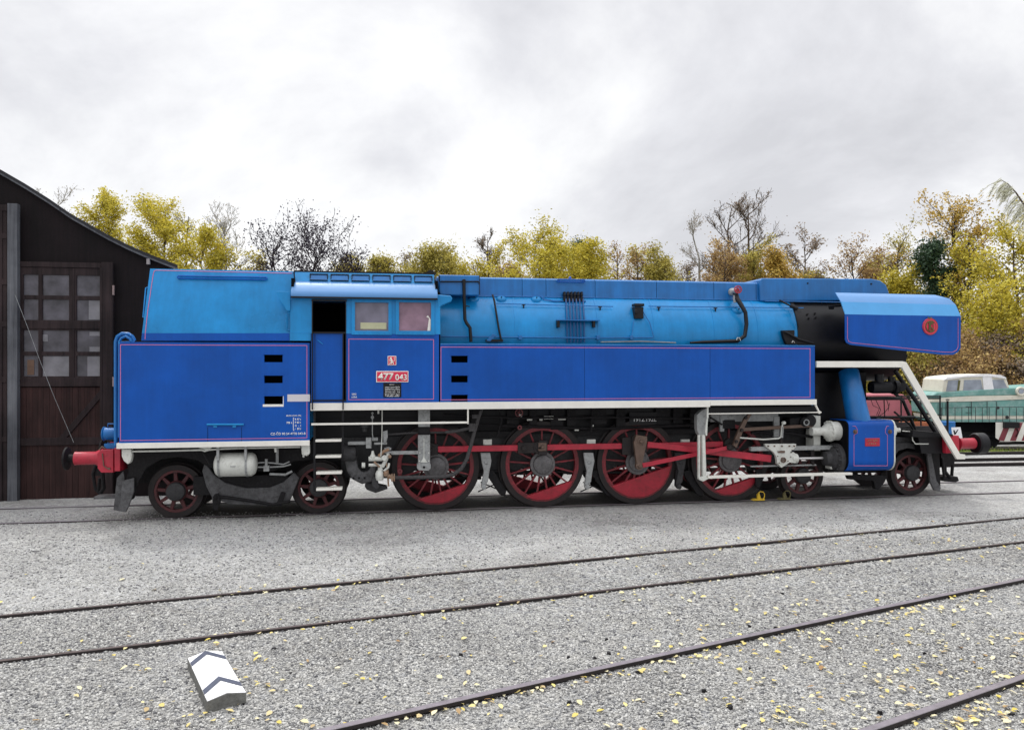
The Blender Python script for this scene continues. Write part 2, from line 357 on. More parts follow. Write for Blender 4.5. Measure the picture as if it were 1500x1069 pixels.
def gravelmat():
    m, nt, b = newmat('gravel_ground'); lk = nt.links.new; tc = N(nt, 'ShaderNodeTexCoord')
    def vor(sc, feat='F1'):
        v = N(nt, 'ShaderNodeTexVoronoi', Scale=sc); v.feature = feat; lk(tc.outputs['Object'], v.inputs['Vector']); return v
    v1 = vor(32); v2 = vor(60)
    sep = N(nt, 'ShaderNodeSeparateColor'); lk(v1.outputs['Color'], sep.inputs[0])
    sep2 = N(nt, 'ShaderNodeSeparateColor'); lk(v2.outputs['Color'], sep2.inputs[0])
    r1 = ramp(nt, sep.outputs[0], [(0, c4(.07,.07,.078)), (.35, c4(.26,.258,.25)), (.75, c4(.39,.385,.365)), (1, c4(.56,.55,.52))])
    r2 = ramp(nt, sep2.outputs[0], [(0, c4(.05,.052,.065)), (.4, c4(.26,.265,.27)), (1, c4(.56,.56,.54))])
    nmix = N(nt, 'ShaderNodeTexNoise', Scale=7.0, Detail=3.0); lk(tc.outputs['Object'], nmix.inputs['Vector'])
    rm = ramp(nt, nmix.outputs['Fac'], [(.42, c4(0,0,0)), (.58, c4(1,1,1))])
    mx = N(nt, 'ShaderNodeMix', data_type='RGBA'); lk(rm.outputs['Color'], mx.inputs[0]); lk(r1.outputs['Color'], mx.inputs[6]); lk(r2.outputs['Color'], mx.inputs[7])
    # broad patches: paler fine grit beside the locomotive, dirtier ballast round the sidings
    n1 = N(nt, 'ShaderNodeTexNoise', Scale=.55, Detail=5.0, Roughness=.6); lk(tc.outputs['Object'], n1.inputs['Vector'])
    sp = N(nt, 'ShaderNodeSeparateXYZ'); lk(tc.outputs['Object'], sp.inputs[0])
    band = N(nt, 'ShaderNodeMath', operation='MULTIPLY_ADD'); band.inputs[1].default_value = -.352; lk(sp.outputs[0], band.inputs[0]); lk(sp.outputs[1], band.inputs[2])
    rb = N(nt, 'ShaderNodeMapRange'); rb.inputs['From Min'].default_value = 9.9; rb.inputs['From Max'].default_value = 11.2; rb.interpolation_type = 'SMOOTHSTEP'; lk(band.outputs[0], rb.inputs['Value'])
    fine = N(nt, 'ShaderNodeMix', data_type='RGBA'); lk(mx.outputs[2], fine.inputs[6]); fine.inputs[7].default_value = c4(.53,.53,.52)
    mf = N(nt, 'ShaderNodeMath', operation='MULTIPLY'); mf.inputs[1].default_value = .5; lk(rb.outputs[0], mf.inputs[0]); lk(mf.outputs[0], fine.inputs[0])
    r3 = ramp(nt, n1.outputs['Fac'], [(.3, c4(.80,.79,.78)), (.7, c4(1.12,1.12,1.12))])
    ml = N(nt, 'ShaderNodeMix', data_type='RGBA', blend_type='MULTIPLY'); ml.inputs[0].default_value = 1; lk(fine.outputs[2], ml.inputs[6]); lk(r3.outputs['Color'], ml.inputs[7])
    # coarse grain that still reads from a distance
    n6 = N(nt, 'ShaderNodeTexNoise', Scale=13.0, Detail=5.0, Roughness=.8); lk(tc.outputs['Object'], n6.inputs['Vector'])
    r6 = ramp(nt, n6.outputs['Fac'], [(.34, c4(.66,.66,.67)), (.5, c4(1,1,1)), (.66, c4(1.22,1.22,1.2))])
    ml6 = N(nt, 'ShaderNodeMix', data_type='RGBA', blend_type='MULTIPLY'); ml6.inputs[0].default_value = 1; lk(ml.outputs[2], ml6.inputs[6]); lk(r6.outputs['Color'], ml6.inputs[7]); ml = ml6
    # dirtier brownish patches between the sidings
    n5 = N(nt, 'ShaderNodeTexNoise', Scale=.42, Detail=6.0, Roughness=.68, Distortion=.6); lk(tc.outputs['Object'], n5.inputs['Vector'])
    r5 = ramp(nt, n5.outputs['Fac'], [(.52, c4(1,1,1)), (.60, c4(.80,.79,.78)), (.70, c4(.58,.56,.55))])
    ml5 = N(nt, 'ShaderNodeMix', data_type='RGBA', blend_type='MULTIPLY'); ml5.inputs[0].default_value = 1; lk(ml.outputs[2], ml5.inputs[6]); lk(r5.outputs['Color'], ml5.inputs[7]); ml = ml5
    # oily ballast under the locomotive, darkened further as its painted-in shadow
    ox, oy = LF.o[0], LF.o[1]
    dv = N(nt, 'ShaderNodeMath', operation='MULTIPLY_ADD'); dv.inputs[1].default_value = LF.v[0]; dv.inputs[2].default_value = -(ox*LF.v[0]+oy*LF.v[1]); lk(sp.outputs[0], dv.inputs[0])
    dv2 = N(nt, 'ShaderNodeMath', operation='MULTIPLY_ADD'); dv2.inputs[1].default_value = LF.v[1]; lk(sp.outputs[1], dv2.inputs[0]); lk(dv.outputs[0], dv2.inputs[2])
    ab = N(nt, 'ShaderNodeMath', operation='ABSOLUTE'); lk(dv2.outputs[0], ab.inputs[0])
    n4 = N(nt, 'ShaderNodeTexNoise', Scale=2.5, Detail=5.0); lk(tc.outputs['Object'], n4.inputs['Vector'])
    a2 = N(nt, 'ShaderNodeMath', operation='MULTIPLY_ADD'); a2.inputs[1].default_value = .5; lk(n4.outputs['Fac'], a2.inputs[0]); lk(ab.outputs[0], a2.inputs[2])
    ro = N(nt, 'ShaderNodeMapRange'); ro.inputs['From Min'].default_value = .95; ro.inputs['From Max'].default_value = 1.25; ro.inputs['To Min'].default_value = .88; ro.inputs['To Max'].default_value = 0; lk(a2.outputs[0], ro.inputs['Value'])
    oil_shade = N(nt, 'ShaderNodeMix', data_type='RGBA'); lk(ml.outputs[2], oil_shade.inputs[6]); oil_shade.inputs[7].default_value = c4(.028,.026,.025)
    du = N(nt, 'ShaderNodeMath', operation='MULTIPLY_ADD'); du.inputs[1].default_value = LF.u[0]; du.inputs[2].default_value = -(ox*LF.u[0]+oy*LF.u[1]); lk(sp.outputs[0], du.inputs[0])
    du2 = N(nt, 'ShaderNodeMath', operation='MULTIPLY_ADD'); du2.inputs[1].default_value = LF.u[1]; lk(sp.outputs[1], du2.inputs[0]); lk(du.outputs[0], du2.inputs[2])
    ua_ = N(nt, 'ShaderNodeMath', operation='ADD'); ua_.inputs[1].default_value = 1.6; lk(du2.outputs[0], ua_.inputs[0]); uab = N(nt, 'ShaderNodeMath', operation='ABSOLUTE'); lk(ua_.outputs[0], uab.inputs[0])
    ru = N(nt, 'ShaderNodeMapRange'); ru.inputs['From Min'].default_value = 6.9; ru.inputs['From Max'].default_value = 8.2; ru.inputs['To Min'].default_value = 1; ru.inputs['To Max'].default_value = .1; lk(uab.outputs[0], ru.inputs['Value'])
    mo = N(nt, 'ShaderNodeMath', operation='MULTIPLY'); lk(ro.outputs[0], mo.inputs[0]); lk(ru.outputs[0], mo.inputs[1]); lk(mo.outputs[0], oil_shade.inputs[0])
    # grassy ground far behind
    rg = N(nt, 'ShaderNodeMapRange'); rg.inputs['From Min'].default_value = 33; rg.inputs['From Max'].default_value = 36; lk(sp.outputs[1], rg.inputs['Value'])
    gm = N(nt, 'ShaderNodeMix', data_type='RGBA'); lk(rg.outputs[0], gm.inputs[0]); lk(oil_shade.outputs[2], gm.inputs[6])
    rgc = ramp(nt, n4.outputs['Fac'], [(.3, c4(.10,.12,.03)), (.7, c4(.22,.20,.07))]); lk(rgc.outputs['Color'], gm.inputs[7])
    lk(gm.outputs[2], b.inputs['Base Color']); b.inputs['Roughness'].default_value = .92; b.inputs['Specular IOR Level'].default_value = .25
    bp = N(nt, 'ShaderNodeBump', Strength=1.0, Distance=.02); bp.invert = True; lk(v1.outputs['Distance'], bp.inputs['Height'])
    bp2 = N(nt, 'ShaderNodeBump', Strength=.8, Distance=.012); bp2.invert = True; lk(v2.outputs['Distance'], bp2.inputs['Height']); lk(bp.outputs[0], bp2.inputs['Normal'])
    lk(bp2.outputs[0], b.inputs['Normal']); return m
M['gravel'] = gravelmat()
M['stones'] = leafmat('loose_gravel_stones', [c4(.09,.09,.098), c4(.27,.268,.262), c4(.36,.357,.34), c4(.42,.415,.395), c4(.54,.535,.51)], 0.0, .85, tint=False)

# ------------------------------------------------------------------ lettering
def text(s, name, width, c, v, mat, parent, height=None, ext=.003, bold=0.0, spacing=1.0, flat=None):
    cu = bpy.data.curves.new(name, 'FONT'); cu.body = s; cu.size = 1; cu.extrude = 0; cu.offset = bold; cu.space_character = spacing; cu.resolution_u = 3
    ob = bpy.data.objects.new('tmp', cu); COL.objects.link(ob)
    dg = bpy.context.evaluated_depsgraph_get(); me = bpy.data.meshes.new_from_object(ob.evaluated_get(dg)); bpy.data.objects.remove(ob); bpy.data.curves.remove(cu)
    me.name = name; co = np.array([vv.co[:] for vv in me.vertices]); mn, mxx = co.min(0), co.max(0)
    sx = width/(mxx[0]-mn[0]); sy = (height/(mxx[1]-mn[1])) if height else sx
    for vv in me.vertices:
        a, b = (vv.co.x-(mn[0]+mxx[0])/2)*sx, (vv.co.y-(mn[1]+mxx[1])/2)*sy
        vv.co = (c[0]+a, v, c[1]+b)
    me.materials.clear(); me.materials.append(mat)
    o = bpy.data.objects.new(name, me); COL.objects.link(o); o.parent = parent
    if ext:
        so = o.modifiers.new('thick', 'SOLIDIFY'); so.thickness = ext; so.offset = 0
    return o
# ================================================================== THE STEAM LOCOMOTIVE
loco = empty('steam_locomotive', (LF.o[0], LF.o[1], 0), TH, 'big blue steam locomotive with red spoked driving wheels, numbered 477 043', 'steam locomotive')
SV = -1.5; VW = -.79
ZT = Z(900, 505, SV)          # top of the side tanks
ZR0 = Z(900, 596.5, SV); ZR1 = Z(900, 587, SV)   # white footplate edge

# ---- wheels
def make_driver(weight_d, tilt=radians(17)):
    R = .83; m = MB()
    m.ring((0,0,0), .655, .735, -.055, .05, 64)
    m.lathe([(.20,-.075),(.235,-.05),(.235,.06),(.1,.06)], (0,0,0), 'v', 32)
    for k in range(17):
        a = 2*pi*k/17 + .1; d = np.array((cos(a), 0, sin(a))); e = np.array((-sin(a), 0, cos(a)))
        P0 = d*.2; P1 = d*.67
        vs = []
        for P, w, t in ((P0,.021,.03),(P1,.014,.02)):
            for sx, sy in ((-1,-1),(1,-1),(1,1),(-1,1)): vs.append(tuple(P + e*w*sx + np.array((0,1,0))*t*sy))
        m.add(vs, [(0,1,5,4),(1,2,6,5),(2,3,7,6),(3,0,4,7)])
    w = m.build('driving_wheel', M['spoke'], loco, bevel=.004); m = MB()
    # counterweight: circular segment opposite the crank pin
    h = weight_d; a0 = math.acos(h/.70); pts = []
    for k in range(25):
        a = -pi/2 + tilt - a0 + 2*a0*k/24; pts.append((.70*cos(a), .70*sin(a)))
    m.prism(pts, -.062, .052)
    m.build('counterweight', M['dred'], w, bevel=.004)
    t = MB(); t.lathe([(.73,-.055),(.735,-.062),(.83,-.062),(.832,-.05),(.835,.05),(.865,.062),(.865,.085),(.73,.085),(.73,-.055)], (0,0,0), 'v', 80)
    t.build('tyre', M['tyre'], w)
    hb = MB(); hb.lathe([(0,-.135),(.02,-.135),(.022,-.125),(.15,-.122),(.18,-.11),(.19,-.09),(.195,-.08),(.245,-.076),(.25,-.05)], (0,0,0), 'v', 36)
    hb.build('hub', M['hub'] , w)
    return w
drv_px = [638.5, 794.8, 934.0, 1069.5]
DU = [U(x, VW) for x in drv_px]
TILT = radians(17); CR = .36
drivers = []
pa = make_driver(.50); pb = make_driver(.29)
for i, u in enumerate(DU):
    src = pb if i == 2 else pa
    w = src if (i in (0, 2)) else copy_tree(src, loco)
    w.location = (u, VW+.062, .83); drivers.append(w)
for w in list(drivers):
    c = copy_tree(w, loco); c.location = (w.location.x, -VW-.062, .83); c.rotation_euler = (0, 0, pi)
def make_small(n=9, R=.48):
    m = MB(); m.ring((0,0,0), .335, .385, -.05, .05, 48)
    m.lathe([(.17,-.06),(.19,-.04),(.19,.05),(.1,.05)], (0,0,0), 'v', 28)
    for k in range(n):
        a = 2*pi*k/n + .25; d = np.array((cos(a),0,sin(a))); e = np.array((-sin(a),0,cos(a))); vs = []
        for P, w, t in ((d*.16,.035,.035),(d*.35,.026,.028)):
            for sx, sy in ((-1,-1),(1,-1),(1,1),(-1,1)): vs.append(tuple(P + e*w*sx + np.array((0,1,0))*t*sy))
        m.add(vs, [(0,1,5,4),(1,2,6,5),(2,3,7,6),(3,0,4,7)])
    w = m.build('carrying_wheel', M['wred'], loco, bevel=.004)
    t = MB(); t.lathe([(.38,-.05),(.385,-.062),(.475,-.062),(.48,-.05),(.483,.045),(.51,.06),(.51,.08),(.38,.08),(.38,-.05)], (0,0,0), 'v', 64)
    t.build('tyre', M['tyre'], w)
    hb = MB(); hb.lathe([(0,-.16),(.018,-.16),(.02,-.15),(.13,-.148),(.16,-.13),(.17,-.06)], (0,0,0), 'v', 32); hb.build('hub', M['dgrey'], w)
    return w
sp = make_small(); first = True
for x in (258, 467, 1175, 1335):
    u = U(x, VW)
    for side in (-1, 1):
        w = sp if first else copy_tree(sp, loco); first = False
        w.location = (u, side*.728, .48); w.rotation_euler = (0, 0, 0 if side < 0 else pi)
m = MB()
for u in DU: m.mark().cyl((u,0,.83), .1, -.7, .7, 'v', 16)
for x in (258, 467, 1175, 1335): m.mark().cyl((U(x,VW),0,.48), .08, -.7, .7, 'v', 16)
m.split('axle', M['grime'], loco)

# ---- main frame and dark inner works
m = MB()
u0, u1 = U(500, -.5), U(1385, -.5)
for sgn in (-1, 1):
    v0 = .50*sgn; v1 = .54*sgn; m.mark()
    pts = [(u0, 1.38), (u0, .62)]
    for u in DU: pts += [(u-.55, .58), (u-.38, .74), (u+.38, .74), (u+.55, .58)]
    pts += [(U(1120,-.5), .58), (U(1160,-.5), 1.0), (u1-.2, 1.0), (u1, 1.1), (u1, 1.45)]
    m.prism(pts, v0, v1)
m.split('main_frame', M['dgrey'], loco)
m = MB()
m.box(U(440,-.6), U(1195,-.6), -.70, .70, 1.78, 2.35)            # tank wells and pipework above the frames
m.box(U(440,-.5), U(735,-.5), -.48, .48, .95, 1.8)               # ash pan and firebox
m.box(U(735,-.5), U(1195,-.5), -.48, .48, 1.36, 1.8)
m.box(U(1180,-.6), U(1268,-.6), -.62, .62, 1.2, 2.6)             # smokebox saddle
m.box(U(1175,-.6), U(1330,-.6), -.48, .48, .95, 1.3)
m.build('firebox_and_saddle', M['black'], loco)
m = MB()
m.box(U(458,SV)+.02, U(1190,SV), SV+.06, -SV-.06, ZR0-.02, ZR0+.02)
m.build('tank_underside', M['matblack'], loco)
m = MB()
for k, xx in enumerate((690, 742, 775, 806, 830, 868, 902, 960, 985, 1010)):
    m.box(U(xx,-.75), U(xx+10+(k*7)%13,-.75), -.80, -.72, 1.5+.05*(k%3), 1.98)
m.ptube([(650,607),(760,612),(900,611),(1020,613)], -.95, .022)
m.ptube([(650,625),(700,622),(880,628),(1020,622)], -.82, .03)
m.ptube([(730,600),(735,615),(728,640)], -.9, .02); m.ptube([(868,600),(866,632)], -.9, .02)
m.build('underfloor_pipework', M['grime'], loco)
m = MB()
for xx in (712, 866, 1005): m.mark().box(U(xx,-.6)-.62, U(xx,-.6)+.62, -.66, -.56, 1.36, 1.47)     # leaf springs
m.split('leaf_spring', M['grime'], loco, bevel=.004)
# black numbers chalked white on the inner frame
text('1912.192L', 'frame_lettering', U(962,-.8)-U(929,-.8), (U(945,-.8), Z(945,614,-.8)), -.805, M['letter'], loco, .085, bold=.01)
m = MB(); m.box(U(922,-.8), U(968,-.8), -.80, -.77, Z(945,621,-.8), Z(945,604,-.8)); m.build('frame_plate', M['black'], loco)
m = MB()
for a,b_,w in ((760,606,5),(772,611,8),(790,611,5),(797,609,14),(818,610,11),(842,626,6),(867,622,3)):
    m.mark().pbox(a, b_, a+w, b_+ (5 if w>4 else 3), -.83, .03)
m.split('pipe_union', M['lgrey'], loco, bevel=.008)

# ---- side tanks (both sides), with the three step holes
def sidepanel(name, x0, x1, ztop, zbot, holes, mat, label=None):
    hs = [(U(a,SV), U(b,SV), Z((a+b)/2,d,SV), Z((a+b)/2,c,SV)) for a,c,b,d in holes]
    m = MB(); ua, ub = U(x0,SV), U(x1,SV)
    m.grid([ua, ub], [zbot, ztop], hs, SV, SV+.05)
    o = m.build(name, mat, loco, label=label)
    if hs:
        k = MB()
        for h in hs: k.box(h[0]-.03, h[1]+.03, SV+.30, SV+.31, h[2]-.03, h[3]+.03); 
        for h in hs:
            k.box(h[0]-.03, h[1]+.03, SV+.051, SV+.30, h[2]-.04, h[2]-.005)
            k.box(h[0]-.03, h[1]+.03, SV+.051, SV+.30, h[3]+.005, h[3]+.04)
            k.box(h[0]-.04, h[0]-.005, SV+.051, SV+.30, h[2]-.04, h[3]+.04)
            k.box(h[1]+.005, h[1]+.04, SV+.051, SV+.30, h[2]-.04, h[3]+.04)
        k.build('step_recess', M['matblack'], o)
        k = MB()
        for h in hs: k.box(h[0]-.012, h[1]+.012, SV-.02, SV-.001, h[3], h[3]+.016)
        k.build('step_lip', M['dblue'], o)
    return o
tank = sidepanel('side_tank', 645, 1193.5, ZT, ZR1+.002, [(661,521,685,531),(661,550,685,560),(661,578,685,588)], M['dblue'])
m = MB(); ua, ub = U(645,SV), U(1193.5,SV)
m.box(ua, ub, SV+.01, -.6, ZT-.028, ZT-.003); m.build('tank_top', M['grime'], tank)
m = MB()
m.box(ua, ub, SV+.32, -.97, ZR1+.02, ZT-.03)
m.box(ua, ub, SV+.051, SV+.10, ZT-.05, ZT-.03); m.box(ub-.03, ub-.002, SV+.052, -.97, ZR0, ZT-.03)
m.box(ua, ua+.05, SV+.052, -.97, ZR0, ZT-.03)
m.build('tank_body', M['lblue'], tank)
m = MB(); m.box(ua, ub, .97, -SV, ZR1, ZT); m.build('side_tank', M['dblue'], loco, bevel=.01)
m = MB(); m.tube([(ua,SV+.004,ZT-.004),(ub,SV+.004,ZT-.004)], .012, 8); m.build('tank_edge_bead', M['mblue'], tank)
m = MB()
for xx in (856, 1040): m.mark().box(U(xx,SV), U(xx,SV)+.004, SV-.0015, SV, ZR1+.01, ZT-.02)
m.split('plate_joint', M['matblack'], tank)

def lining(parent, x0, y0, x1, y1, v=SV-.003, w=.010, r=.0, y1b=None):
    u0, u1 = U(x0,v), U(x1,v); xm = (x0+x1)/2; za, zb = Z(xm,y0,v), Z(xm,y1,v); m = MB()
    m.box(u0, u1, v, v+.002, za-w, za); m.box(u0, u1, v, v+.002, zb, zb+w)
    m.box(u0, u0+w, v, v+.002, zb+w, za-w); m.box(u1-w, u1, v, v+.002, zb+w, za-w)
    return m.build('lining', M['lining'], parent)
lining(tank, 645.5, 509, 1187, 584)
# white footplate edge
m = MB(); m.box(U(455,SV), U(1040,SV), SV-.012, SV+.06, ZR0-.01, ZR1); m.box(U(1040,SV)+.004, U(1196,SV), SV-.012, SV+.06, ZR0+.018, ZR1)
for i in range(26):
    u = U(470,SV)+(U(1190,SV)-U(470,SV))*i/25; m.lathe([(.011,0),(.009,-.006),(0,-.008)], (u, SV-.012, (ZR0+ZR1)/2+.01), 'v', 8)
o = m.build('footplate_edge', M['white'], loco, bevel=.003)

# ---- coal bunker and rear tank
ZB0 = Z(300,647,SV); ZB1 = Z(300,501.5,SV); ZW0 = Z(300,655,SV)
uB0, uB1 = U(174,SV), U(453.5,SV)
bunk = sidepanel('rear_tank', 178, 453.5, ZB1, ZB0, [(387,519.5,414,530.5),(387,550,414,561),(387,580,414,592)], M['dblue'])
m = MB()
r = .07; prof = [(SV, r)]
# rounded rear corners and rear plate
def arc(cx, cy, r, a0, a1, n=6): return [(cx+r*cos(a0+(a1-a0)*i/n), cy+r*sin(a0+(a1-a0)*i/n)) for i in range(n+1)]
ue = U(178,SV); rr = .055
outl = [(ue, SV)] + arc(ue, SV+rr, rr, -pi/2, -pi, 6)[1:] + [(ue-rr, -SV-rr)] + arc(ue, -SV-rr, rr, pi, pi/2, 6)[1:] + [(ue+.03, -SV), (ue+.03, -SV-.05), (ue, -SV-.06), (ue-.01, 0), (ue, SV+.06), (ue+.0, SV+.05)]
n = len(outl); vs = [(a,b,ZB0) for a,b in outl] + [(a,b,ZB1) for a,b in outl]
fs = [tuple(range(n)), tuple(range(2*n-1,n-1,-1))] + [(i,(i+1)%n,(i+1)%n+n,i+n) for i in range(n)]
m.add(vs, fs); m.build('rear_plate', M['dblue'], bunk)
m = MB(); m.box(ue, uB1, SV+.32, -SV-.06, ZB0+.01, ZB1-.03); m.box(ue-.05, uB1, SV+.012, -SV, ZB1-.028, ZB1-.003); m.box(uB1-.03, uB1-.002, SV+.052, -SV-.06, ZB0, ZB1-.03)
m.box(ue, uB1, -SV-.05, -SV, ZB0, ZB1-.03)
m.build('tank_body', M['lblue'], bunk)
lining(bunk, 176, 505, 450, 643.5)
m = MB(); a,b_ = U(385,SV),U(415.5,SV); z0,z1 = Z(400,595.5,SV),Z(400,592,SV)
m.box(a,b_,SV-.003,SV-.001,z0,z1); m.box(U(414.6,SV),b_,SV-.003,SV-.001,z1,Z(400,580,SV)); m.build('white_step_mark', M['white'], bunk)
m = MB(); m.pbox(421, 577.5, 454, 588, SV-.006, .004); m.build('painted_panel', M['grey'], bunk).data.materials[0] = paint('pale_grey_panel', (.58,.56,.60,1), .5, .03, 3, bump=0)
m = MB(); m.ptube([(303,621.5),(357,621.5)], SV-.02, .018, 10)
for xx in (315, 343): m.pbox(xx-2.5, 621, xx+2.5, 626, SV-.02, .02)
m.build('hatch_handle', M['lblue'], bunk)
m = MB(); v = SV-.002
for (x0,y0,x1,y1) in ((304,626,304.6,649),(353.6,626,354.2,649)): m.pbox(x0,y0,x1,y1,v,.001)
m.build('hatch_joint', M['matblack'], bunk)
m = MB(); m.box(uB0-.035, uB1, SV-.012, SV+.05, ZW0, ZB0); m.build('rear_footplate_edge', M['white'], loco, bevel=.004)
m = MB(); m.box(ue, uB1, SV+.051, -SV-.02, ZW0+.02, ZB0-.01); m.build('rear_floor', M['matblack'], loco)
# lettering on the tank side
def txt(s, x0, x1, y, h, parent=bunk, v=SV-.004, mat='letter', bold=.0, ext=.002, name='lettering', spacing=1.0):
    hh = Z((x0+x1)/2, y-h/2, v)-Z((x0+x1)/2, y+h/2, v)
    return text(s, name, U(x1,v)-U(x0,v), (U((x0+x1)/2,v), Z((x0+x1)/2,y,v)), v, M[mat], parent, hh, ext, bold, spacing)
txt('CZ-ČD 90 54 4770 043-8', 396.5, 447.5, 634.5, 4.6, bold=.012)
txt('BRZD.VÁHA (PB)', 419.5, 441, 608.7, 3.0, bold=.02)
txt('PB t', 420, 428, 619, 3.0, bold=.02)
for i, ss in enumerate(('R 97 t', 'P 83 t', 'G  -  t', 'r  83 t')): txt(ss, 432, 441, 614+4.6*i, 3.0, bold=.02)
m = MB(); m.pbox(429.3,612,430,630,SV-.004,.002); m.pbox(429.3,611.6,431,612.2,SV-.004,.002); m.pbox(429.3,629.8,431,630.4,SV-.004,.002); m.build('lettering', M['letter'], bunk)

# upper bunker, leaning inwards
ZK = Z(320,487.5,SV+.04); ZU = Z(320,395.5,-1.20)
def lv(z): return SV+.04 if z < ZK else SV+.04+(z-ZK)*.27
def Lt(x, y):                                   # picture point on the leaning side
    v = SV+.04
    for _ in range(6): u, z = L(x, y, v); v = lv(z)
    return (u, v, z)
m = MB()
pl = [Lt(207,499), Lt(208,487.5), Lt(220,393.5)]; pr = [Lt(434,499), Lt(434,487.5), Lt(434,398.5)]
ztop = pl[2][2]; pr[2] = (pr[2][0], pl[2][1], ztop)
rows = []
for t in np.linspace(0,1,9): rows.append([tuple(np.array(a)*(1-t)+np.array(b)*t) for a,b in zip(pl,pr)])
m.sheet(rows, .03)
o = m.build('coal_bunker', M['lblue'], loco)
MB().sheet([[(p[0],-p[1]-.03,p[2]) for p in row] for row in rows], .03).build('bunker_far_side', M['lblue'], o)
m = MB(); a, b2, c = pl; w = .03
m.add([(a[0],a[1]+.03,a[2]),(b2[0],b2[1]+.03,b2[2]),(c[0],c[1]+.03,c[2]),(c[0],-c[1]-.03,c[2]),(b2[0],-b2[1]-.03,b2[2]),(a[0],-a[1]-.03,a[2])], [(0,1,2,3,4,5)])
m.build('bunker_back', M['lblue'], o); m = MB()
m.add([(c[0]+.02,c[1]+.03,c[2]-.12),(pr[2][0],c[1]+.03,c[2]-.12),(pr[2][0],-c[1]-.03,c[2]-.12),(c[0]+.02,-c[1]-.03,c[2]-.12)], [(0,1,2,3)])
m.build('coal_load', M['matblack'], o)
# darker band along the foot of the bunker
m = MB(); q = lambda x,y: (lambda p: (p[0], p[1]-.004, p[2]))(Lt(x,y))
m.add([q(207.3,499), q(424,499), q(424,488), q(208.2,488)], [(0,1,2,3)]); m.build('foot_band', M['dblue'], o)
m = MB(); pp = [q(212.5,497), q(213,487), q(216.5,455), q(224.5,402), q(226,396.8), q(229,396), q(428,400.5)]
for s_, e_ in zip(pp[:-1], pp[1:]): m.tube([s_, e_], .0055, 4)
m.build('lining', M['lining'], o)
m = MB(); f = lambda x,y: (lambda p: (p[0], p[1]-.03, p[2]))(Lt(x,y))
m.tube([f(262,404.5), f(390,406.5)], .012); m.tube([f(262,408), f(390,410)], .012)
m.tube([f(262,404.5), f(260.5,406.2), f(262,408)], .012); m.tube([f(390,406.5), f(391.5,408.2), f(390,410)], .012)
m.build('grab_rail', M['dblue'], o)
m = MB(); g = lambda x,y: (lambda p: (p[0], p[1]+.1, p[2]))(Lt(x,y))
m.tube([g(214,420), g(211,421), g(207,464), g(210,465)], .012); m.build('grab_iron', M['lblue'], o)
m = MB(); m.ptube([(424.5,458),(419.5,460),(419.5,482),(424.5,484)], -1.47, .011); m.build('grab_iron', M['lblue'], o)
# blue pipes at the rear end
m = MB()
m.ptube([(169.5,652),(169.5,500),(172,493),(179,488.5),(188,489),(194,493),(197,499)], -1.30, .030, 10)
m.ptube([(174.5,640),(175,500),(178,495),(184,492.5),(190,496),(192,500)], -1.42, .022, 10)
m.ptube([(193,499),(193,495)], -1.3, .025, 10); m.ptube([(176,501),(197,500.5)], -1.35, .012)
m.build('rear_pipes', M['mblue'], loco)
lamp = MB(); lamp.lathe([(0,-.02),(.115,-.015),(.13,0),(.11,.02),(.105,.17),(.075,.24),(.0,.25)], (U(152.5,-.9), -.9, Z(160,635,-.9)), 'u', 24)
lamp.box(U(155,-.9), U(172,-.9), -.99, -.80, Z(160,656,-.9), Z(160,649,-.9))
lamp.ptube([(158,625),(158,620.5),(168,620.5),(168,625)], -.9, .009)
lp = lamp.build('headlight', M['mblue'], loco, bevel=.003)
m = MB(); m.cyl((U(152.5,-.9)-.018,-.9,Z(160,635,-.9)), .095, 0, .01, 'u', 24); m.build('lens', M['dieselglass'], lp)
lp2 = copy_tree(lp, loco); lp2.location = (0, 1.8, 0)

# ---- cab
CZ0 = ZR1+.002; CZK = Z(540,489,SV); CZT = Z(540,434,SV+.06)
cab = empty('cab', (0,0,0)); cab.parent = loco
hol = [(U(457,SV),U(506,SV),CZ0+.05,Z(480,441,SV)), (U(518.5,SV),U(570.5,SV),Z(545,486.5,SV),Z(545,441,SV)), (U(583,SV),U(633,SV),Z(605,486.5,SV),Z(605,441,SV))]
m = MB(); m.grid([U(455.5,SV), U(643,SV)], [CZ0, CZK], hol, SV, SV+.04); m.build('cab_side', M['dblue'], cab)
m = MB(); m.grid([U(425,SV), U(645,SV)], [CZK+.001, CZT], hol, SV-.006, SV+.04).lean(CZK, .06); m.build('cab_upper_side', M['lblue'], cab)
m = MB(); m.box(U(425,SV), U(455.3,SV), SV-.012, SV+.03, Z(440,499,SV), CZK-.001); m.build('corner_plate', M['lblue'], cab)
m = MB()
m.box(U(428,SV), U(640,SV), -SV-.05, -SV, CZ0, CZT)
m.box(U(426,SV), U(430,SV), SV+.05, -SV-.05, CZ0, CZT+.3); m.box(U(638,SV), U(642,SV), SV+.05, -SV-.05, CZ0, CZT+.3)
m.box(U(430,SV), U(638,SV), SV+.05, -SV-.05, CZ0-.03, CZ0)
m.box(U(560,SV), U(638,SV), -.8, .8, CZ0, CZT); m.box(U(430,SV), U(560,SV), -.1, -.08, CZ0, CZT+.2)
m.build('cab_inner_walls', M['matblack'], cab)
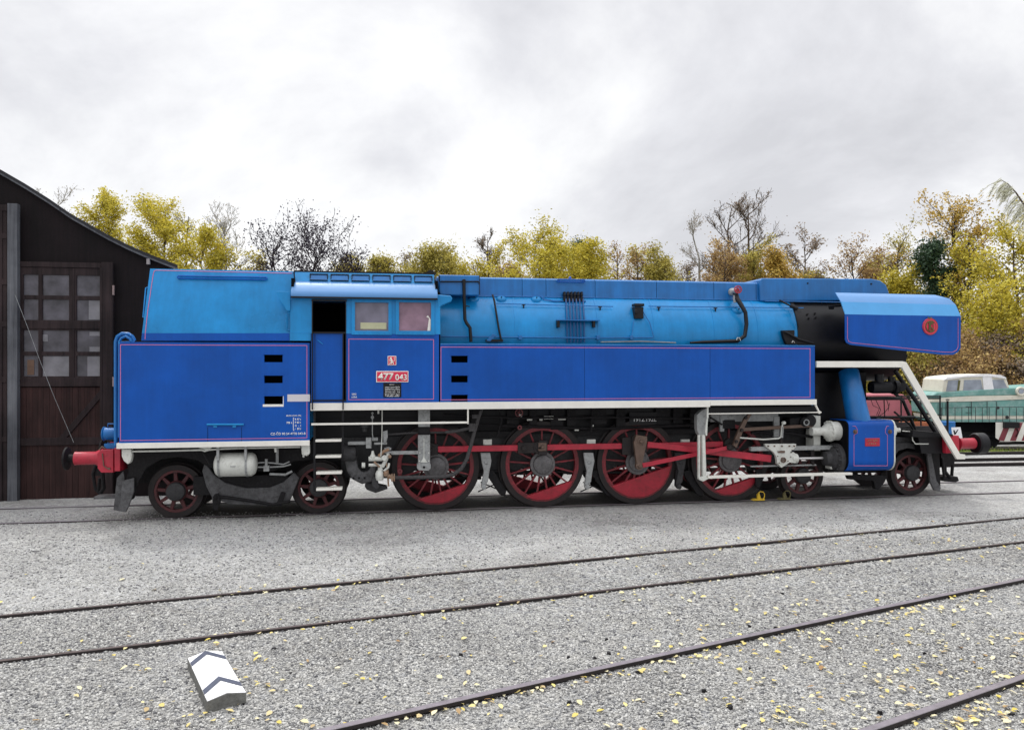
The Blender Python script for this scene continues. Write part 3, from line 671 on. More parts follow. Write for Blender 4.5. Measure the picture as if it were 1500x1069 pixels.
# door, set back in its opening
dr = MB(); dr.pbox(458.5, 488.5, 503, 585.5, SV+.012, .03)
d_ = dr.build('cab_door', M['dblue'], cab, bevel=.003)
m = MB()
m.pbox(456.3, 438.5, 508, 441, SV-.016, .03); m.pbox(457, 486, 506, 488.4, SV-.018, .03)
m.ptube([(457.6,489),(457.6,600)], SV-.03, .011); m.ptube([(502.5,489),(502.5,600)], SV-.03, .011)
m.pbox(457, 585.6, 507, 587.6, SV-.014, .03); m.pbox(461, 490, 461.7, 585, SV+.008, .004); m.pbox(506, 441, 507.2, 588, SV-.010, .012)
m.build('door_frame', M['black'], cab)
m = MB(); m.ptube([(465,498),(473,504)], SV+.0, .006); m.build('door_handle', M['lblue'], d_)
for k, (x0, x1, mm) in enumerate(((518.5,570.5,'cabglass'),(583,633,'cabglass2'))):
    w = MB(); w.grid([U(x0-3.5,SV),U(x1+3.5,SV)], [Z((x0+x1)/2,490.5,SV), Z((x0+x1)/2,438,SV)], [(U(x0+1.6,SV),U(x1-1.6,SV),Z((x0+x1)/2,484.6,SV),Z((x0+x1)/2,443,SV))], SV-.028, SV-.008).lean(CZK,.06)
    wf = w.build('cab_window', M['lblue'], cab, bevel=.003)
    p = MB(); p.pbox(x0, 441, x1, 487, SV+.012, .006); p.lean(CZK,.06); p.build('window_pane', M[mm], wf)
    r_ = MB()
    for i in range(8):
        for yy in (440.2, 488.2): r_.lathe([(.008,0),(.006,-.004),(0,-.005)], (U(x0+(x1-x0)*i/7,SV), SV-.029+max(0,Z(560,yy,SV)-CZK)*.06, Z((x0+x1)/2,yy,SV)), 'v', 6)
    r_.build('rivets', M['mblue'], wf)
m = MB(); m.pbox(528, 472.5, 566, 482, SV+.004, .004); m.lean(CZK,.06); m.build('window_notice', paint('pale_yellow_card', (.42,.42,.27,1), .6, .1, 9, bump=0), cab)
m = MB(); m.px([(626,484.5),(628.5,466),(624.5,464),(627,462),(631,468),(630.5,484.5)], SV+.004, .004); m.lean(CZK,.06); m.build('window_blind', M['white'], cab)
lining(cab, 510.5, 496.5, 635.5, 585.3)
# roof: curved canopy, then the clerestory with vents
rp = []
z_a = Z(540,434.5,SV-.06); z_b = Z(540,413,-1.32); z_c = Z(540,399.5,-1.15)
def cz(y, v): return Z(540, y, v)
prof = [(SV-.07, cz(436,SV-.07)), (SV-.075, cz(433,SV-.07)), (SV-.02, cz(427,SV-.02)), (SV+.10, cz(418.5,SV+.10)), (SV+.22, cz(412.5,SV+.22))]
prof2 = prof + [(-p[0], p[1]) for p in prof[::-1]]
m = MB(); m.uprism(prof2, U(426,SV-.06), U(641,SV-.06)); m.build('cab_roof', M['pblue'], cab, ang=50)
m = MB(); m.box(U(426,SV-.06), U(641,SV-.06), SV-.078, SV-.05, cz(438,SV-.07), cz(435.5,SV-.07)); m.build('rain_gutter', M['black'], cab)
prof = [(-1.30, cz(413.5,-1.30)), (-1.22, cz(400,-1.22)), (-1.15, cz(399,-1.15)), (1.15, cz(399,-1.15)), (1.22, cz(400,-1.22)), (1.30, cz(413.5,-1.30))]
m = MB(); m.uprism(prof, U(432,-1.25), U(636,-1.25)); ro = m.build('roof_clerestory', M['lblue'], cab)
m = MB()
for i in range(6):
    x0 = 454.5+30.6*i; za, zb = cz(411.2,-1.27), cz(403.5,-1.27)
    vf = lambda z: -1.30 + (z-prof[0][1])/(prof[1][1]-prof[0][1])*.08
    m.mark().add([(U(x0,-1.27),vf(za)-.006,za),(U(x0+25,-1.27),vf(za)-.006,za),(U(x0+25,-1.27),vf(zb)-.006,zb),(U(x0,-1.27),vf(zb)-.006,zb),
           (U(x0,-1.27),vf(za)+.01,za),(U(x0+25,-1.27),vf(za)+.01,za),(U(x0+25,-1.27),vf(zb)+.01,zb),(U(x0,-1.27),vf(zb)+.01,zb)],
          [(0,1,2,3),(4,7,6,5),(0,4,5,1),(1,5,6,2),(2,6,7,3),(3,7,4,0)])
m.split('roof_vent', M['mblue'], ro)
m = MB()
for i in range(6):
    m.mark(); x0 = 454.5+30.6*i; za, zb = cz(411.8,-1.27), cz(402.9,-1.27)
    for (a,b_,c_,d__) in ((x0-.8,x0+25.8,zb-.012,zb+.008),(x0-.8,x0+25.8,za-.012,za+.002),(x0-.8,x0+.4,za,zb),(x0+24.6,x0+25.8,za,zb)):
        zz = (c_+d__)/2; m.box(U(a,-1.27),U(b_,-1.27), vf(zz)-.02, vf(zz)+.004, c_, d__)
m.split('vent_frame', M['black'], ro)
m = MB(); m.box(U(430,-1.22), U(637,-1.22), -1.225, -1.10, cz(400,-1.22)-.005, cz(398.2,-1.22)); m.px([(624,400),(628,395.5),(633,396),(638,400)], -1.15, .2)
m.ptube([(430.5,399),(432,411),(431,416)], -1.33, .011); m.ptube([(637.5,399),(637,413),(637.5,418)], -1.33, .011)
m.build('roof_edge_trim', M['black'], ro)
m = MB(); m.px([(403.5,427),(425,427.5),(425,455),(420,455)], SV-.02, .03); m.build('rear_rain_deflector', M['lblue'], cab, bevel=.003)
m = MB(); m.px([(640,431.5),(660,433),(663,437),(661,442),(648,447),(640,455)], SV+.02, .28); m.build('front_rain_deflector', M['lblue'], cab, bevel=.015)
m = MB(); m.box(U(642,SV), U(645.5,SV), SV+.08, SV+.3, CZ0, CZT+.1); m.build('cab_front_corner', M['matblack'], cab)
# number plate, coat of arms, data table
m = MB(); m.pbox(551, 543.3, 598.3, 559.8, SV-.018, .016); np_ = m.build('number_plate', M['white'], cab, bevel=.004)
m = MB(); m.pbox(552.2, 544.5, 597.2, 558.7, SV-.021, .004); m.build('plate_field', M['plate'], np_)
txt('477', 553.6, 576.6, 551.5, 10.6, np_, SV-.026, 'white', .03, .006)
txt('043', 579, 596, 552.6, 9.2, np_, SV-.026, 'white', .02, .006)
m = MB(); m.pbox(567.8, 521.3, 580.6, 535, SV-.016, .014); ca = m.build('coat_of_arms', M['white'], cab, bevel=.006)
m = MB(); m.pbox(568.7, 522.2, 579.7, 534.1, SV-.019, .004); m.build('shield_field', M['plate'], ca)
m = MB(); vL = SV-.023     # the white lion rampant in a few strokes
for pts, r in (([(573,533),(574.2,529.5),(573.6,527),(572.6,525.2),(571.2,524)], (.010,.018,.016,.014,.008)), ([(573.6,526.5),(571,527.2),(569.9,526)], .007), ([(574,528),(571.4,529.5),(570.2,528.8)], .007),
               ([(574.3,530.5),(576.4,531.5),(576.2,533.4)], .008), ([(574.2,530),(577,529),(578.3,526.5),(577.2,524.4),(578.6,523.4)], .006), ([(572.2,524.6),(573.8,523.2)], .007), ([(573.5,531),(571.3,532),(570.5,533.3)], .007)):
    m.tube([(L(a,b_,vL)[0], vL, L(a,b_,vL)[1]) for a,b_ in pts], r, 6)
m.build('lion', M['white'], ca)
m = MB(); m.pbox(561.5, 560.8, 587.8, 581.8, SV-.010, .008); dt = m.build('data_table', M['black'], cab, bevel=.002)
for i, ss in enumerate(('Vlastní hmot. 92.9 t', 'Služební hm. 130.8 t', 'Zásoba vody 15.0', 'Zásoba uhlí   7.0', 'Brzda Škoda N-O', 'Brzd. váha   108 t')):
    txt(ss, 564, 585.5, 566.8+2.45*i, 1.55, dt, SV-.012, 'letter', .01, 0)
txt('ČSD  477', 570.5, 577.5, 563, 1.6, dt, SV-.012, 'letter', .01, 0); txt('Praha 1955', 567, 584, 580.2, 1.4, dt, SV-.012, 'letter', .01, 0)
txt('DEPO', 515.5, 522, 577.3, 2.6, cab, SV-.004, 'letter', .02); txt('LUŽNÁ', 515, 523, 581.3, 2.8, cab, SV-.004, 'letter', .02)

# ---- boiler, smokebox, top casing
BZ = 3.35; BR = .955
m = MB(); ub0, ub1 = U(643,-.9), U(1167,-.9)
m.lathe([(0,0),(BR,0),(BR,ub1-ub0),(BR-.03,ub1-ub0+.02)], (ub0,0,BZ), 'u', 96); boil = m.build('boiler', M['lblue'], loco, ang=30)
m = MB()
for xx in (728, 755, 876, 958, 1046, 1110):
    m.mark().ring((U(xx,-.9),0,BZ), BR-.01, BR+.006, -.02, .02, 96, 'u')
m.split('boiler_band', M['lblue'], boil)
m = MB(); us1 = U(1332,-.93)
m.lathe([(BR-.02,0),(BR-.02,us1-ub1),(BR-.07,us1-ub1+.04),(.5,us1-ub1+.09),(0,us1-ub1+.16)], (ub1-.02,0,BZ), 'u', 72)
m.ring((ub1+.04,0,BZ), BR-.03, BR+.012, -.05, .03, 96, 'u')
sb = m.build('smokebox', M['black'], loco)
m = MB()
def onb(x, y, R=BR):                # picture point -> point on the boiler surface
    v = -.8
    for _ in range(30):
        u, z = L(x, y, v); dz = z-BZ; v = v*.5 + .5*(-sqrt(max(1e-4, R*R-min(dz*dz, R*R*.999))))
    return (u, v, z)
for (x,y) in ((1183,460),(1194,459),(1185,466),(1195,465)):
    p = onb(x,y,BR); m.mark().lathe([(.022,0),(.02,-.02),(0,-.025)], (p[0],p[1]+.01,p[2]), 'v', 8)
m.split('smokebox_bolt', M['grime'], sb)
# casing: main length, raised front length
ZC1 = Z(900,409.5,-.6); ZCs = Z(900,436.5,-.6); VC = -.60
m = MB(); cut = [640, 765, 800, 872, 962, 1046, 1108]
for a, b_ in zip(cut[:-1]+[1108], cut[1:]+[1113]):
    m.uprism([(VC,3.9),(VC+.012,ZC1-.03),(VC+.05,ZC1),(-VC-.05,ZC1),(-VC-.012,ZC1-.03),(-VC,3.9)], U(a,VC)+.004, U(b_,VC)-.004)
cas = m.build('boiler_casing', M['mblue'], loco, bevel=.004)
m = MB(); m.box(U(642,VC), U(1110,VC), VC+.02, -VC-.02, 3.9, ZC1-.03); m.build('casing_joints', M['matblack'], cas)
m = MB(); m.tube([(U(645,VC-.012),VC-.012,ZCs),(U(1112,VC-.012),VC-.012,ZCs)], .010, 6); 
for i in range(60): m.lathe([(.010,0),(.008,-.006),(0,-.008)], (U(650,VC)+(U(1108,VC)-U(650,VC))*i/59, VC-.012, ZCs-.004), 'v', 6)
m.build('casing_bead', M['mblue'], cas)
VF = -.66; ZF1 = Z(1200,407.5,VF)
pts = [(1113,441),(1113,410),(1117,407.5),(1277,408.5),(1290,411),(1298,417),(1302,427),(1303,440)]
m = MB(); m.px(pts, VF, -2*VF); fc = m.build('front_casing', M['mblue'], loco, bevel=.02)
m = MB()
for xx, yy in ((1183,415),(1276,416)): m.mark().lathe([(.02,0),(.015,-.02),(0,-.02)], (U(xx,VF),VF,Z(xx,yy,VF)), 'v', 8)
m.split('casing_bolt', M['black'], fc)
m = MB(); m.lathe([(.44,0),(.46,.02),(.46,.04),(.40,.055),(0,.055)], (U(1204,-.3),0,ZF1-.01), 'z', 32); m.build('chimney_rim', M['matblack'], fc)
m = MB(); m.tube([(U(1120,VF),VF-.006,Z(1120,441,VF)),(U(1240,VF),VF-.006,Z(1120,441,VF))], .012, 6); m.build('casing_bead', M['mblue'], fc)
# raised panel behind the cab
m = MB(); m.pbox(643, 403, 702.5, 432.5, -.98, .4); m.build('turret_cover', M['mblue'], loco, bevel=.02)
m = MB(); m.ptube([(646,412.5),(701,412.5),(702,416)], -1.0, .014); m.ptube([(643.5,404),(643.5,412),(650,413)], -1.0, .012); m.ptube([(702.5,404),(702.5,432)], -1.0, .007)
m.ptube([(679.5,411,-1.02),(680,440,-1.04),(681,468,-1.06),(684,474,-1.08),(688.5,480,-1.1),(690,501,-1.1)], -1.0, .032, 10)
m.lathe([(.04,0),(.035,-.03),(0,-.03)], (U(679.5,-1.0),-1.02,Z(679.5,412,-1.0)), 'v', 10)
m.ptube([(681,448),(688,449)], -1.06, .01)
m.ptube([(721.5,432,-.80),(724,440,-.88),(730,478,-1.02),(734,498,-1.05)], -.9, .020, 8); m.pbox(712, 497, 737, 500.5, -1.08, .1)
m.build('black_steam_pipes', M['black'], loco)
m = MB(); m.px([(712,499),(722,489),(727,491),(718,500)], -1.09, .03); m.build('pipe_bracket', M['mblue'], loco, bevel=.004)
# wash-out bulges
for (x, y, s_) in ((694,438.5,1),(734,438.5,1),(785.5,439,1),(1080.5,455,1.1)):
    p = onb(x,y); m = MB(); n = 20
    nz = (p[2]-BZ)/BR; nv = p[1]/BR
    vs = []; rings = ((.0,.055),(.05,.05),(.088,.034),(.108,.0),(.11,-.03))
    for r_, h in rings:
        for k in range(n):
            a = 2*pi*k/n; e1 = np.array((1,0,0)); e2 = np.array((0,-nz,nv)); nn_ = np.array((0,nv,nz))
            vs.append(tuple(np.array(p) + (e1*r_*cos(a)+e2*r_*.72*sin(a))*s_ + nn_*h))
    fs = [(i*n+k, i*n+(k+1)%n, (i+1)*n+(k+1)%n, (i+1)*n+k) for i in range(len(rings)-1) for k in range(n)]
    m.add(vs, fs); w = m.build('washout_cover', M['lblue'], boil, ang=60)
    m = MB(); cp = np.array(p)+np.array((0,nv,nz))*.055; m.lathe([(.012,-.03),(.012,.0)], tuple(cp), 'v', 8); m.build('cover_stud', M['black'], w)
# handrails and pipes along the boiler
def brail(pts, off, r, name='boiler_handrail', mat='mblue', par=boil, n=8):
    q = []
    for (x,y) in pts:
        p = onb(x,y,BR+off); q.append(p)
    m = MB(); m.tube(q, r, n); return m.build(name, M[mat], par)
brail([(727,444.5),(800,446.5),(898,449)], .05, .010)
brail([(950,448.5),(1177,451)], .05, .010)
m = MB()
for (x,y) in ((767,446),(879,449),(965,450),(1048,451)):
    m.mark(); p = onb(x,y,BR+.05); q = onb(x,y+4,BR); m.tube([p,(q[0],q[1],q[2]-.03)], .014, 6); m.box(p[0]-.035,p[0]+.035,p[1]-.012,p[1]+.02,p[2]-.015,p[2]+.005)
m.split('handrail_bracket', M['black'], boil)
brail([(645,493),(720,493.5),(850,495),(956,494.5)], .06, .014, 'long_pipe', 'mblue')
m = MB()
for xx in (762, 876, 925): p = onb(xx,494.5,BR+.06); m.mark().box(p[0]-.03,p[0]+.03,p[1]-.02,p[1]+.04,p[2]-.04,p[2]+.04)
m.split('pipe_clip', M['mblue'], boil, bevel=.004)
brail([(880,501),(940,500),(990,502)], .08, .011, 'thin_conduit', 'grey')
q = [onb(792,433.5,BR+.03), onb(797,438,BR+.03), onb(812,441,BR+.02), onb(858,441,BR+.02)]
m = MB(); m.tube(q, .014, 6); m.build('oil_pipe', M['mblue'], boil)
M['feed'] = paint('dark_feed_pipe_blue', (.006,.06,.2,1), .35, .15, 8, bump=0)
# six oil pipes with valves and the little shelf
m = MB()
for k in range(6):
    x = 829+5.0*k
    q = [onb(x,438,BR+.05), onb(x+.8,455,BR+.05), onb(x+1.6 if k<5 else x+2,470,BR+.05), onb(x+1.5,485,BR+.05), onb(x+2,502,BR+.05)]
    m.mark().tube(q, .0155, 6)
m.split('oil_feed_pipe', M['feed'], boil)
m = MB()
for k in range(6):
    m.mark(); x = 826.5+5.0*k; p = L(x,432,-.68)
    m.lathe([(.0,-.06),(.028,-.05),(.028,.06)], (p[0],-.68,p[1]), 'v', 8); m.box(p[0]-.022,p[0]+.022,-.72,-.66,p[1]-.13,p[1]-.02)
    m.lathe([(.024,-.05),(.024,.05)], (p[0],-.68,p[1]+.04), 'v', 6)
m.split('oil_valve', M['black'], boil, bevel=.003)
m = MB(); a = onb(816,469,BR+.08); b_ = onb(878,469,BR+.08); m.box(a[0],b_[0],a[1]-.05,a[1]+.14,a[2]-.008,a[2]+.010); sh = m.build('shelf', M['mblue'], boil)
m = MB()
for xx in (818,870): p = L(xx,469,a[1]); m.mark().box(p[0]-.03,p[0]+.02,a[1]-.03,a[1]+.12,p[1]-.14,p[1]-.01)
m.split('shelf_bracket', M['black'], boil, bevel=.004)
m = MB(); m.tube([(U(818,VC-.03),VC-.03,Z(836,410,VC)),(U(855,VC-.03),VC-.03,Z(836,410,VC))], .011,6); m.tube([(U(818,VC-.03),VC-.03,Z(836,413.5,VC)),(U(855,VC-.03),VC-.03,Z(836,413.5,VC))], .011,6)
m.ring((U(818,VC-.03),VC-.03,Z(836,411.7,VC)), .018,.034,-.01,.01,16); m.ring((U(855,VC-.03),VC-.03,Z(836,411.7,VC)), .018,.034,-.01,.01,16)
m.lathe([(.03,0),(.02,.03),(.035,.05),(0,.09)], (U(835,-.3),-.3,ZC1), 'z', 10); m.build('casing_grab_rail', M['dblue'], cas)
# generator box with its two conduits
m = MB(); p = onb(935,452,BR+.08); m.box(U(928,p[1]),U(941,p[1]),p[1]-.07,p[1]+.12,Z(935,467,p[1]),Z(935,450,p[1])); m.box(U(929,p[1])-.02,U(941,p[1])+.01,p[1]-.09,p[1]+.1,Z(935,449,p[1]),Z(935,445,p[1]))
m.cyl((U(930,p[1]),p[1]-.07,Z(930,457,p[1])), .04, -.03, .0, 'v', 12); m.build('junction_box', M['black'], boil, bevel=.006)
brail([(928.5,468),(925,495)], .06, .008, 'conduit', 'mblue'); brail([(941,455),(952,473),(957.5,494)], .06, .009, 'conduit', 'mblue')
# red wheel valve and its big black pipe
m = MB(); q = []
for (x,y,v) in ((1077,428,-.78),(1080,438,-.84),(1086,447,-.98),(1092,458,-1.02),(1093.5,475,-1.04),(1091,492,-1.06),(1080,499.5,-1.07),(1030,501,-1.08),(1011,502,-1.1)): q.append((L(x,y,v)[0],v,L(x,y,v)[1]))
m.tube(q, [.05,.05,.045,.04,.04,.04,.04,.03,.02], 12); vp = m.build('exhaust_pipe', M['black'], loco)
m = MB(); c = (U(1081.5,-.9), -.88, Z(1081,424,-.9)); m.ring(c, .062,.08,-.02,.005,24); 
for k in range(4): a = k*pi/4; m.tube([(c[0]-.07*cos(a),c[1],c[2]-.07*sin(a)),(c[0]+.07*cos(a),c[1],c[2]+.07*sin(a))], .009, 5)
m.build('valve_wheel', M['red'], vp)
m = MB(); m.lathe([(.05,-.15),(.06,-.1),(.05,.0),(.08,.04),(.08,.1)], (U(1076,-.75),-.72,Z(1076,427,-.75)), 'v', 14); m.lathe([(.05,-.1),(.06,0),(.05,.05)], (U(1078,-.8),-.8,Z(1078,436,-.8)), 'z', 12); m.build('valve_body', M['grey'], vp)
m = MB(); m.mark().ptube([(1079,498),(1080,494.5),(1083,494.5),(1085,499)], -1.15, .008); m.mark().ptube([(1160,502),(1161.5,499),(1164,502)], -1.15, .008); m.split('small_lug', M['lgrey'], loco)
# black bracket and pipes at the boiler front
m = MB(); m.mark().px([(1146,484),(1164,483.5),(1164,492),(1190,501),(1190,504),(1152,504),(1148,494)], -1.05, .08); m.ptube([(1150,486),(1170,497),(1192,503)], -1.1, .02)
m.ptube([(1142,440,-.66),(1152,445,-.8),(1162,450,-.86),(1166,462,-1.0),(1170,480,-1.02)], -.9, .02); m.ptube([(1158,448),(1168,452)], -.95, .04)
m.mark().px([(1215,448),(1234,446),(1234,449),(1222,450),(1222,453),(1216,453)], -.95, .05)
m.split('lubricator_bracket', M['black'], loco, bevel=.004)

# ---- smoke deflectors (bent sheets on both sides)
def deflector(side):
    V0 = -1.46
    low = [(1238,460.5),(1238,497),(1240,502),(1246,505),(1300,511),(1380,519.5),(1396,519.5),(1403,516),(1407,510),(1407.5,463)]
    m = MB(); pts = [L(x,y,V0) for x,y in low]
    n = len(pts)
    m.prism(pts, V0, V0+.02)
    Vm, Vt = V0+.045, V0+.135
    ztl = [(1238,460.5,V0),(1228,437,Vm),(1224,429,Vt)]
    def row(x0,y0,x1,y1,v): return [(L(x0+(x1-x0)*t,y0+(y1-y0)*t,v)[0],v,L(x0+(x1-x0)*t,y0+(y1-y0)*t,v)[1]) for t in np.linspace(0,1,12)]
    up = MB(); up.sheet([row(1238,460.3,1407.3,463.3,V0), row(1232,442,1400,446.5,V0+.09)], .02)
    rows = [row(1232,442,1400,446.5,V0+.09), row(1227,434,1391,437.5,V0+.20), row(1224,428.5,1370,432,V0+.34)]
    tp = MB(); tp.sheet(rows, .02)
    if side > 0:
        for k in (m, up, tp): k.v = [(a,-b,c) for a,b,c in k.v]
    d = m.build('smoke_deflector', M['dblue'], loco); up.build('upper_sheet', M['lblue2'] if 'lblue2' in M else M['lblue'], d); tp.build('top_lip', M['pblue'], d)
    return d
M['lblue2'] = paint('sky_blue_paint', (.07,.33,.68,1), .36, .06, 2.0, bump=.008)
df = deflector(-1); deflector(1)
V1 = -1.464
def line(parent, pts, v, w=.0048, mat='lining', name='lining'):
    m = MB()
    for p, q in zip(pts[:-1], pts[1:]): m.ptube([p, q], v, w, 4)
    return m.build(name, M[mat], parent)
line(df, [(1241.5,464),(1241.5,495),(1243,500),(1248,502),(1380,515.5),(1395,516),(1401,513),(1403.5,508),(1403.5,466)], V1)
em = MB(); c = (U(1362.3,V1), V1-.0, Z(1362.3,478.3,V1)); em.lathe([(0,-.02),(.165,-.02),(.172,-.012),(.172,.004)], c, 'v', 48); e0 = em.build('emblem', M['plate'], df)
em = MB(); em.ring((c[0],c[1]-.021,c[2]), .118, .124, -.003, .002, 48); em.ring((c[0],c[1]-.021,c[2]), .160, .166, -.003, .002, 48)
for k in range(17):                                       # big C of the monogram
    pass
arcC = [(c[0]+.105*cos(a), c[1]-.024, c[2]+.105*sin(a)) for a in np.linspace(radians(42), radians(318), 26)]; em.tube(arcC, .0085, 6)
em.build('emblem_ring', M['gold'], e0)
text('K', 'emblem_letter', .11, (c[0]+.005, c[2]+.01), c[1]-.03, M['gold'], e0, .165, .008)
text('D', 'emblem_letter', .085, (c[0]+.015, c[2]-.01), c[1]-.036, M['gold'], e0, .20, .006)
m = MB(); m.px([(1358.5,464.6),(1362,467.6),(1365.5,464.6),(1364,464),(1362,465.8),(1360,464)], c[1]-.026, .006); m.build('emblem_caron', M['gold'], e0)
m = MB()
for xx in (1260, 1330, 1385):
    for sg in (-1,1): m.mark().box(U(xx,-1.4)-.02, U(xx,-1.4)+.02, sg*1.43, sg*.9, 3.2, 3.23)
m.split('deflector_stay', M['black'], loco)

# ---- front running board, its white edge and the long diagonal strip
ZF = Z(1260,538,-1.45); ZFt = Z(1260,529,-1.45)
uF0, uF1 = U(1196,-1.45), U(1322,-1.45)
m = MB(); m.box(uF0, uF1, -1.40, 1.40, ZF+.02, ZFt-.02); m.build('front_running_board', M['matblack'], loco)
m = MB(); m.box(uF0, uF1, -1.455, -1.40, ZF, ZFt); m.build('board_edge', M['white'], loco, bevel=.004)
m = MB(); m.px([(1322,529),(1328,530.5),(1406.5,664.5),(1414,665.5),(1414,672.5),(1402,672.5),(1321,537.5)], -1.455, .055); m.build('diagonal_edge', M['white'], loco, bevel=.004)
m = MB(); q = [L(x,y,-1.45) for x,y in ((1322,529),(1328,530.5),(1406.5,664.5),(1414,665.5),(1414,672.5),(1402,672.5),(1321,537.5))]
m.prism(q, 1.40, 1.455); m.build('diagonal_edge', M['black'], loco)
m = MB(); m.px([(1268,540),(1324,540),(1330,520),(1322,515),(1268,515)], -.75, 1.5)
m.ptube([(1311,543),(1345,592),(1372,636)], -.9, .045, 8); m.ptube([(1290,560),(1322,585),(1342,632)], -.7, .035, 8)
m.px([(1360,637),(1395,637),(1395,642),(1388,650),(1388,664),(1350,664),(1345,640)], -1.2, 2.4)
m.px([(1338,630),(1396,636),(1396,640),(1336,640)], -1.30, 2.6)
m.build('front_deck', M['black'], loco)
# vestibule items between running board and cylinder
m = MB(); cc = (U(1275,-1.0), -1.0, Z(1290,567,-1.0))
m.lathe([(0,0),(.12,.01),(.13,.05),(.13,.42),(.10,.44),(.10,.5),(.15,.51),(.15,.6),(0,.62)], cc, 'u', 24)
m.cyl((cc[0]+.2,-1.0,cc[2]+.15), .09, -.1, .12, 'z', 16); m.cyl((cc[0]+.48,-1.0,cc[2]+.12), .07, -.1, .1, 'z', 16)
m.cyl((cc[0]+.66,-1.05,cc[2]-.0), .09, -.05, .05, 'v', 16)
m.pbox(1272, 581.5, 1322, 586, -1.05, .35)
m.ptube([(1270,583),(1300,582),(1317,584),(1324,588)], -1.1, .02)
m.ptube([(1283,586),(1290,600),(1286,610)], -1.1, .008, 5); m.ptube([(1299,586),(1302,596),(1296,604),(1284,612)], -1.1, .008, 5); m.ptube([(1295,586),(1296,612)], -1.0, .012, 5)
m.ptube([(1276,586),(1279,594),(1288,598),(1284,608)], -1.1, .007, 5); m.ptube([(1303,590),(1301,602)], -1.1, .007, 5)
m.ptube([(1268,611),(1340,611)], -.9, .03); m.ptube([(1310,603),(1333,622),(1342,636)], -.9, .022)
m.build('air_pump', M['black'], loco, bevel=.004)
# blue steam pipe
m = MB(); q = [(1243,545,-.90),(1246,560,-1.0),(1251,585,-1.12),(1258,618,-1.18)]
m.tube([(L(x,y,v)[0],v,L(x,y,v)[1]) for x,y,v in q], [.20,.205,.215,.23], 28); m.build('steam_pipe', M['mblue'], loco, ang=60)

# ---- cylinder block
VCY = -1.47; zc1 = Z(1275,616,VCY); zc0 = Z(1275,691,VCY)
prof = [(-.80,zc1)] + [(VCY+.12-.12*sin(a), zc1-.12+.12*cos(a)) for a in np.linspace(0,pi/2,7)] + [(VCY,zc0+.25)] + [(VCY+.22-.22*cos(a), zc0+.22-.22*sin(a)) for a in np.linspace(0.1,pi/2,7)] + [(-.80,zc0)]
m = MB(); m.uprism(prof, U(1243.5,VCY), U(1309.5,VCY)); cy = m.build('cylinder_casing', M['dblue'], loco, ang=30)
m = MB(); m.v = []; m.uprism([(a,b) for a,b in prof], U(1243.5,VCY), U(1309.5,VCY)); m.v = [(a,-b,c) for a,b,c in m.v]; m.build('cylinder_casing', M['dblue'], loco, ang=30)
m = MB()
sc_ = lambda pr, k: [(-.95+(a+.95)*k, (zc0+zc1)/2+(b-(zc0+zc1)/2)*k) for a,b in pr]
m.uprism(sc_(prof,1.012), U(1309.5,VCY)+.001, U(1309.5,VCY)+.03); m.build('casing_rim', M['lgrey'], cy)
m = MB(); m.pbox(1267.5, 641.5, 1289, 653.5, VCY-.012, .014); cp = m.build('maker_plate', M['red'], cy, bevel=.006)
for i, ss in enumerate(('477 043', '1955')): txt(ss, 1271+2*i, 1285.5-2*i, 645.5+4.2*i, 2.4, cp, VCY-.014, 'rust', .01, .002)
line(cy, [(1251,643),(1251,682),(1300,682),(1300,643)], VCY-.002, .0045); line(cy, [(1249,624),(1253,624),(1256,629),(1256,634),(1251,637),(1251,643)], VCY-.002, .0045); line(cy, [(1302,624),(1299,624),(1297,629),(1297,634),(1300,637),(1300,643)], VCY-.002, .0045)
m = MB()
for xx in (1252.5, 1303.5): m.mark().lathe([(.045,0),(.045,-.01),(.03,-.012),(.028,-.035),(0,-.04)], (U(xx,VCY),VCY,Z(xx,632,VCY)), 'v', 12)
m.split('casing_stud', M['brown'], cy)
m = MB()
for xx in (1267.5,1288.5):
    for yy in (636,659): m.lathe([(.008,0),(0,-.008)], (U(xx,VCY),VCY,Z(xx,yy,VCY)), 'v', 6)
m.build('rivets', M['mblue'], cy)
vc = -1.12; zv = Z(1230,631,vc); z2 = Z(1230,671,vc)
uC0, uC1 = U(1243.5,VCY), U(1309.5,VCY)
m = MB(); m.uprism(sc_(prof,.985), uC0-.03, uC0-.001); m.build('casing_end', M['matblack'], cy)
m = MB(); a0_ = U(1188,vc); dl = uC0-a0_
m.lathe([(0,0),(.085,0),(.085,dl-.36),(.12,dl-.31),(.175,dl-.25),(.185,dl-.23),(.21,dl-.23),(.21,dl-.18),(.19,dl-.18),(.19,dl-.03)], (a0_,vc,zv), 'u', 32)
for k in range(14): a = 2*pi*k/14; m.cyl((uC0-.25,vc+.195*cos(a),zv+.195*sin(a)), .014, 0, .08, 'u', 6)
m.build('valve_chest_cover', M['lgrey'], loco)
m = MB(); b0_ = uC1+.02
m.lathe([(.20,0),(.20,.03),(.19,.03),(.19,.12),(.15,.2),(.09,.22),(.05,.22),(.045,.36),(0,.36)], (b0_,vc,zv), 'u', 32)
m.ptube([(1322,631),(1335,632),(1337,645),(1341,650),(1360,650)], -1.2, .012); m.build('valve_chest_front_cover', M['lgrey'], loco)
m = MB(); m.lathe([(.05,-.22),(.14,-.20),(.15,-.10),(.24,-.06),(.24,-.03),(.31,0),(.31,.10)], (uC0-.12,vc,z2), 'u', 36)
for k in range(16): a = 2*pi*k/16; m.cyl((uC0-.14,vc+.275*cos(a),z2+.275*sin(a)), .018, -.03, .02, 'u', 6)
m.build('cylinder_back_cover', M['dgrey'], loco)
m = MB(); m.lathe([(.28,0),(.28,.03),(.2,.06),(0,.07)], (uC1+.03,vc+.05,z2), 'u', 36); m.build('cylinder_front_cover', M['dgrey'], loco)
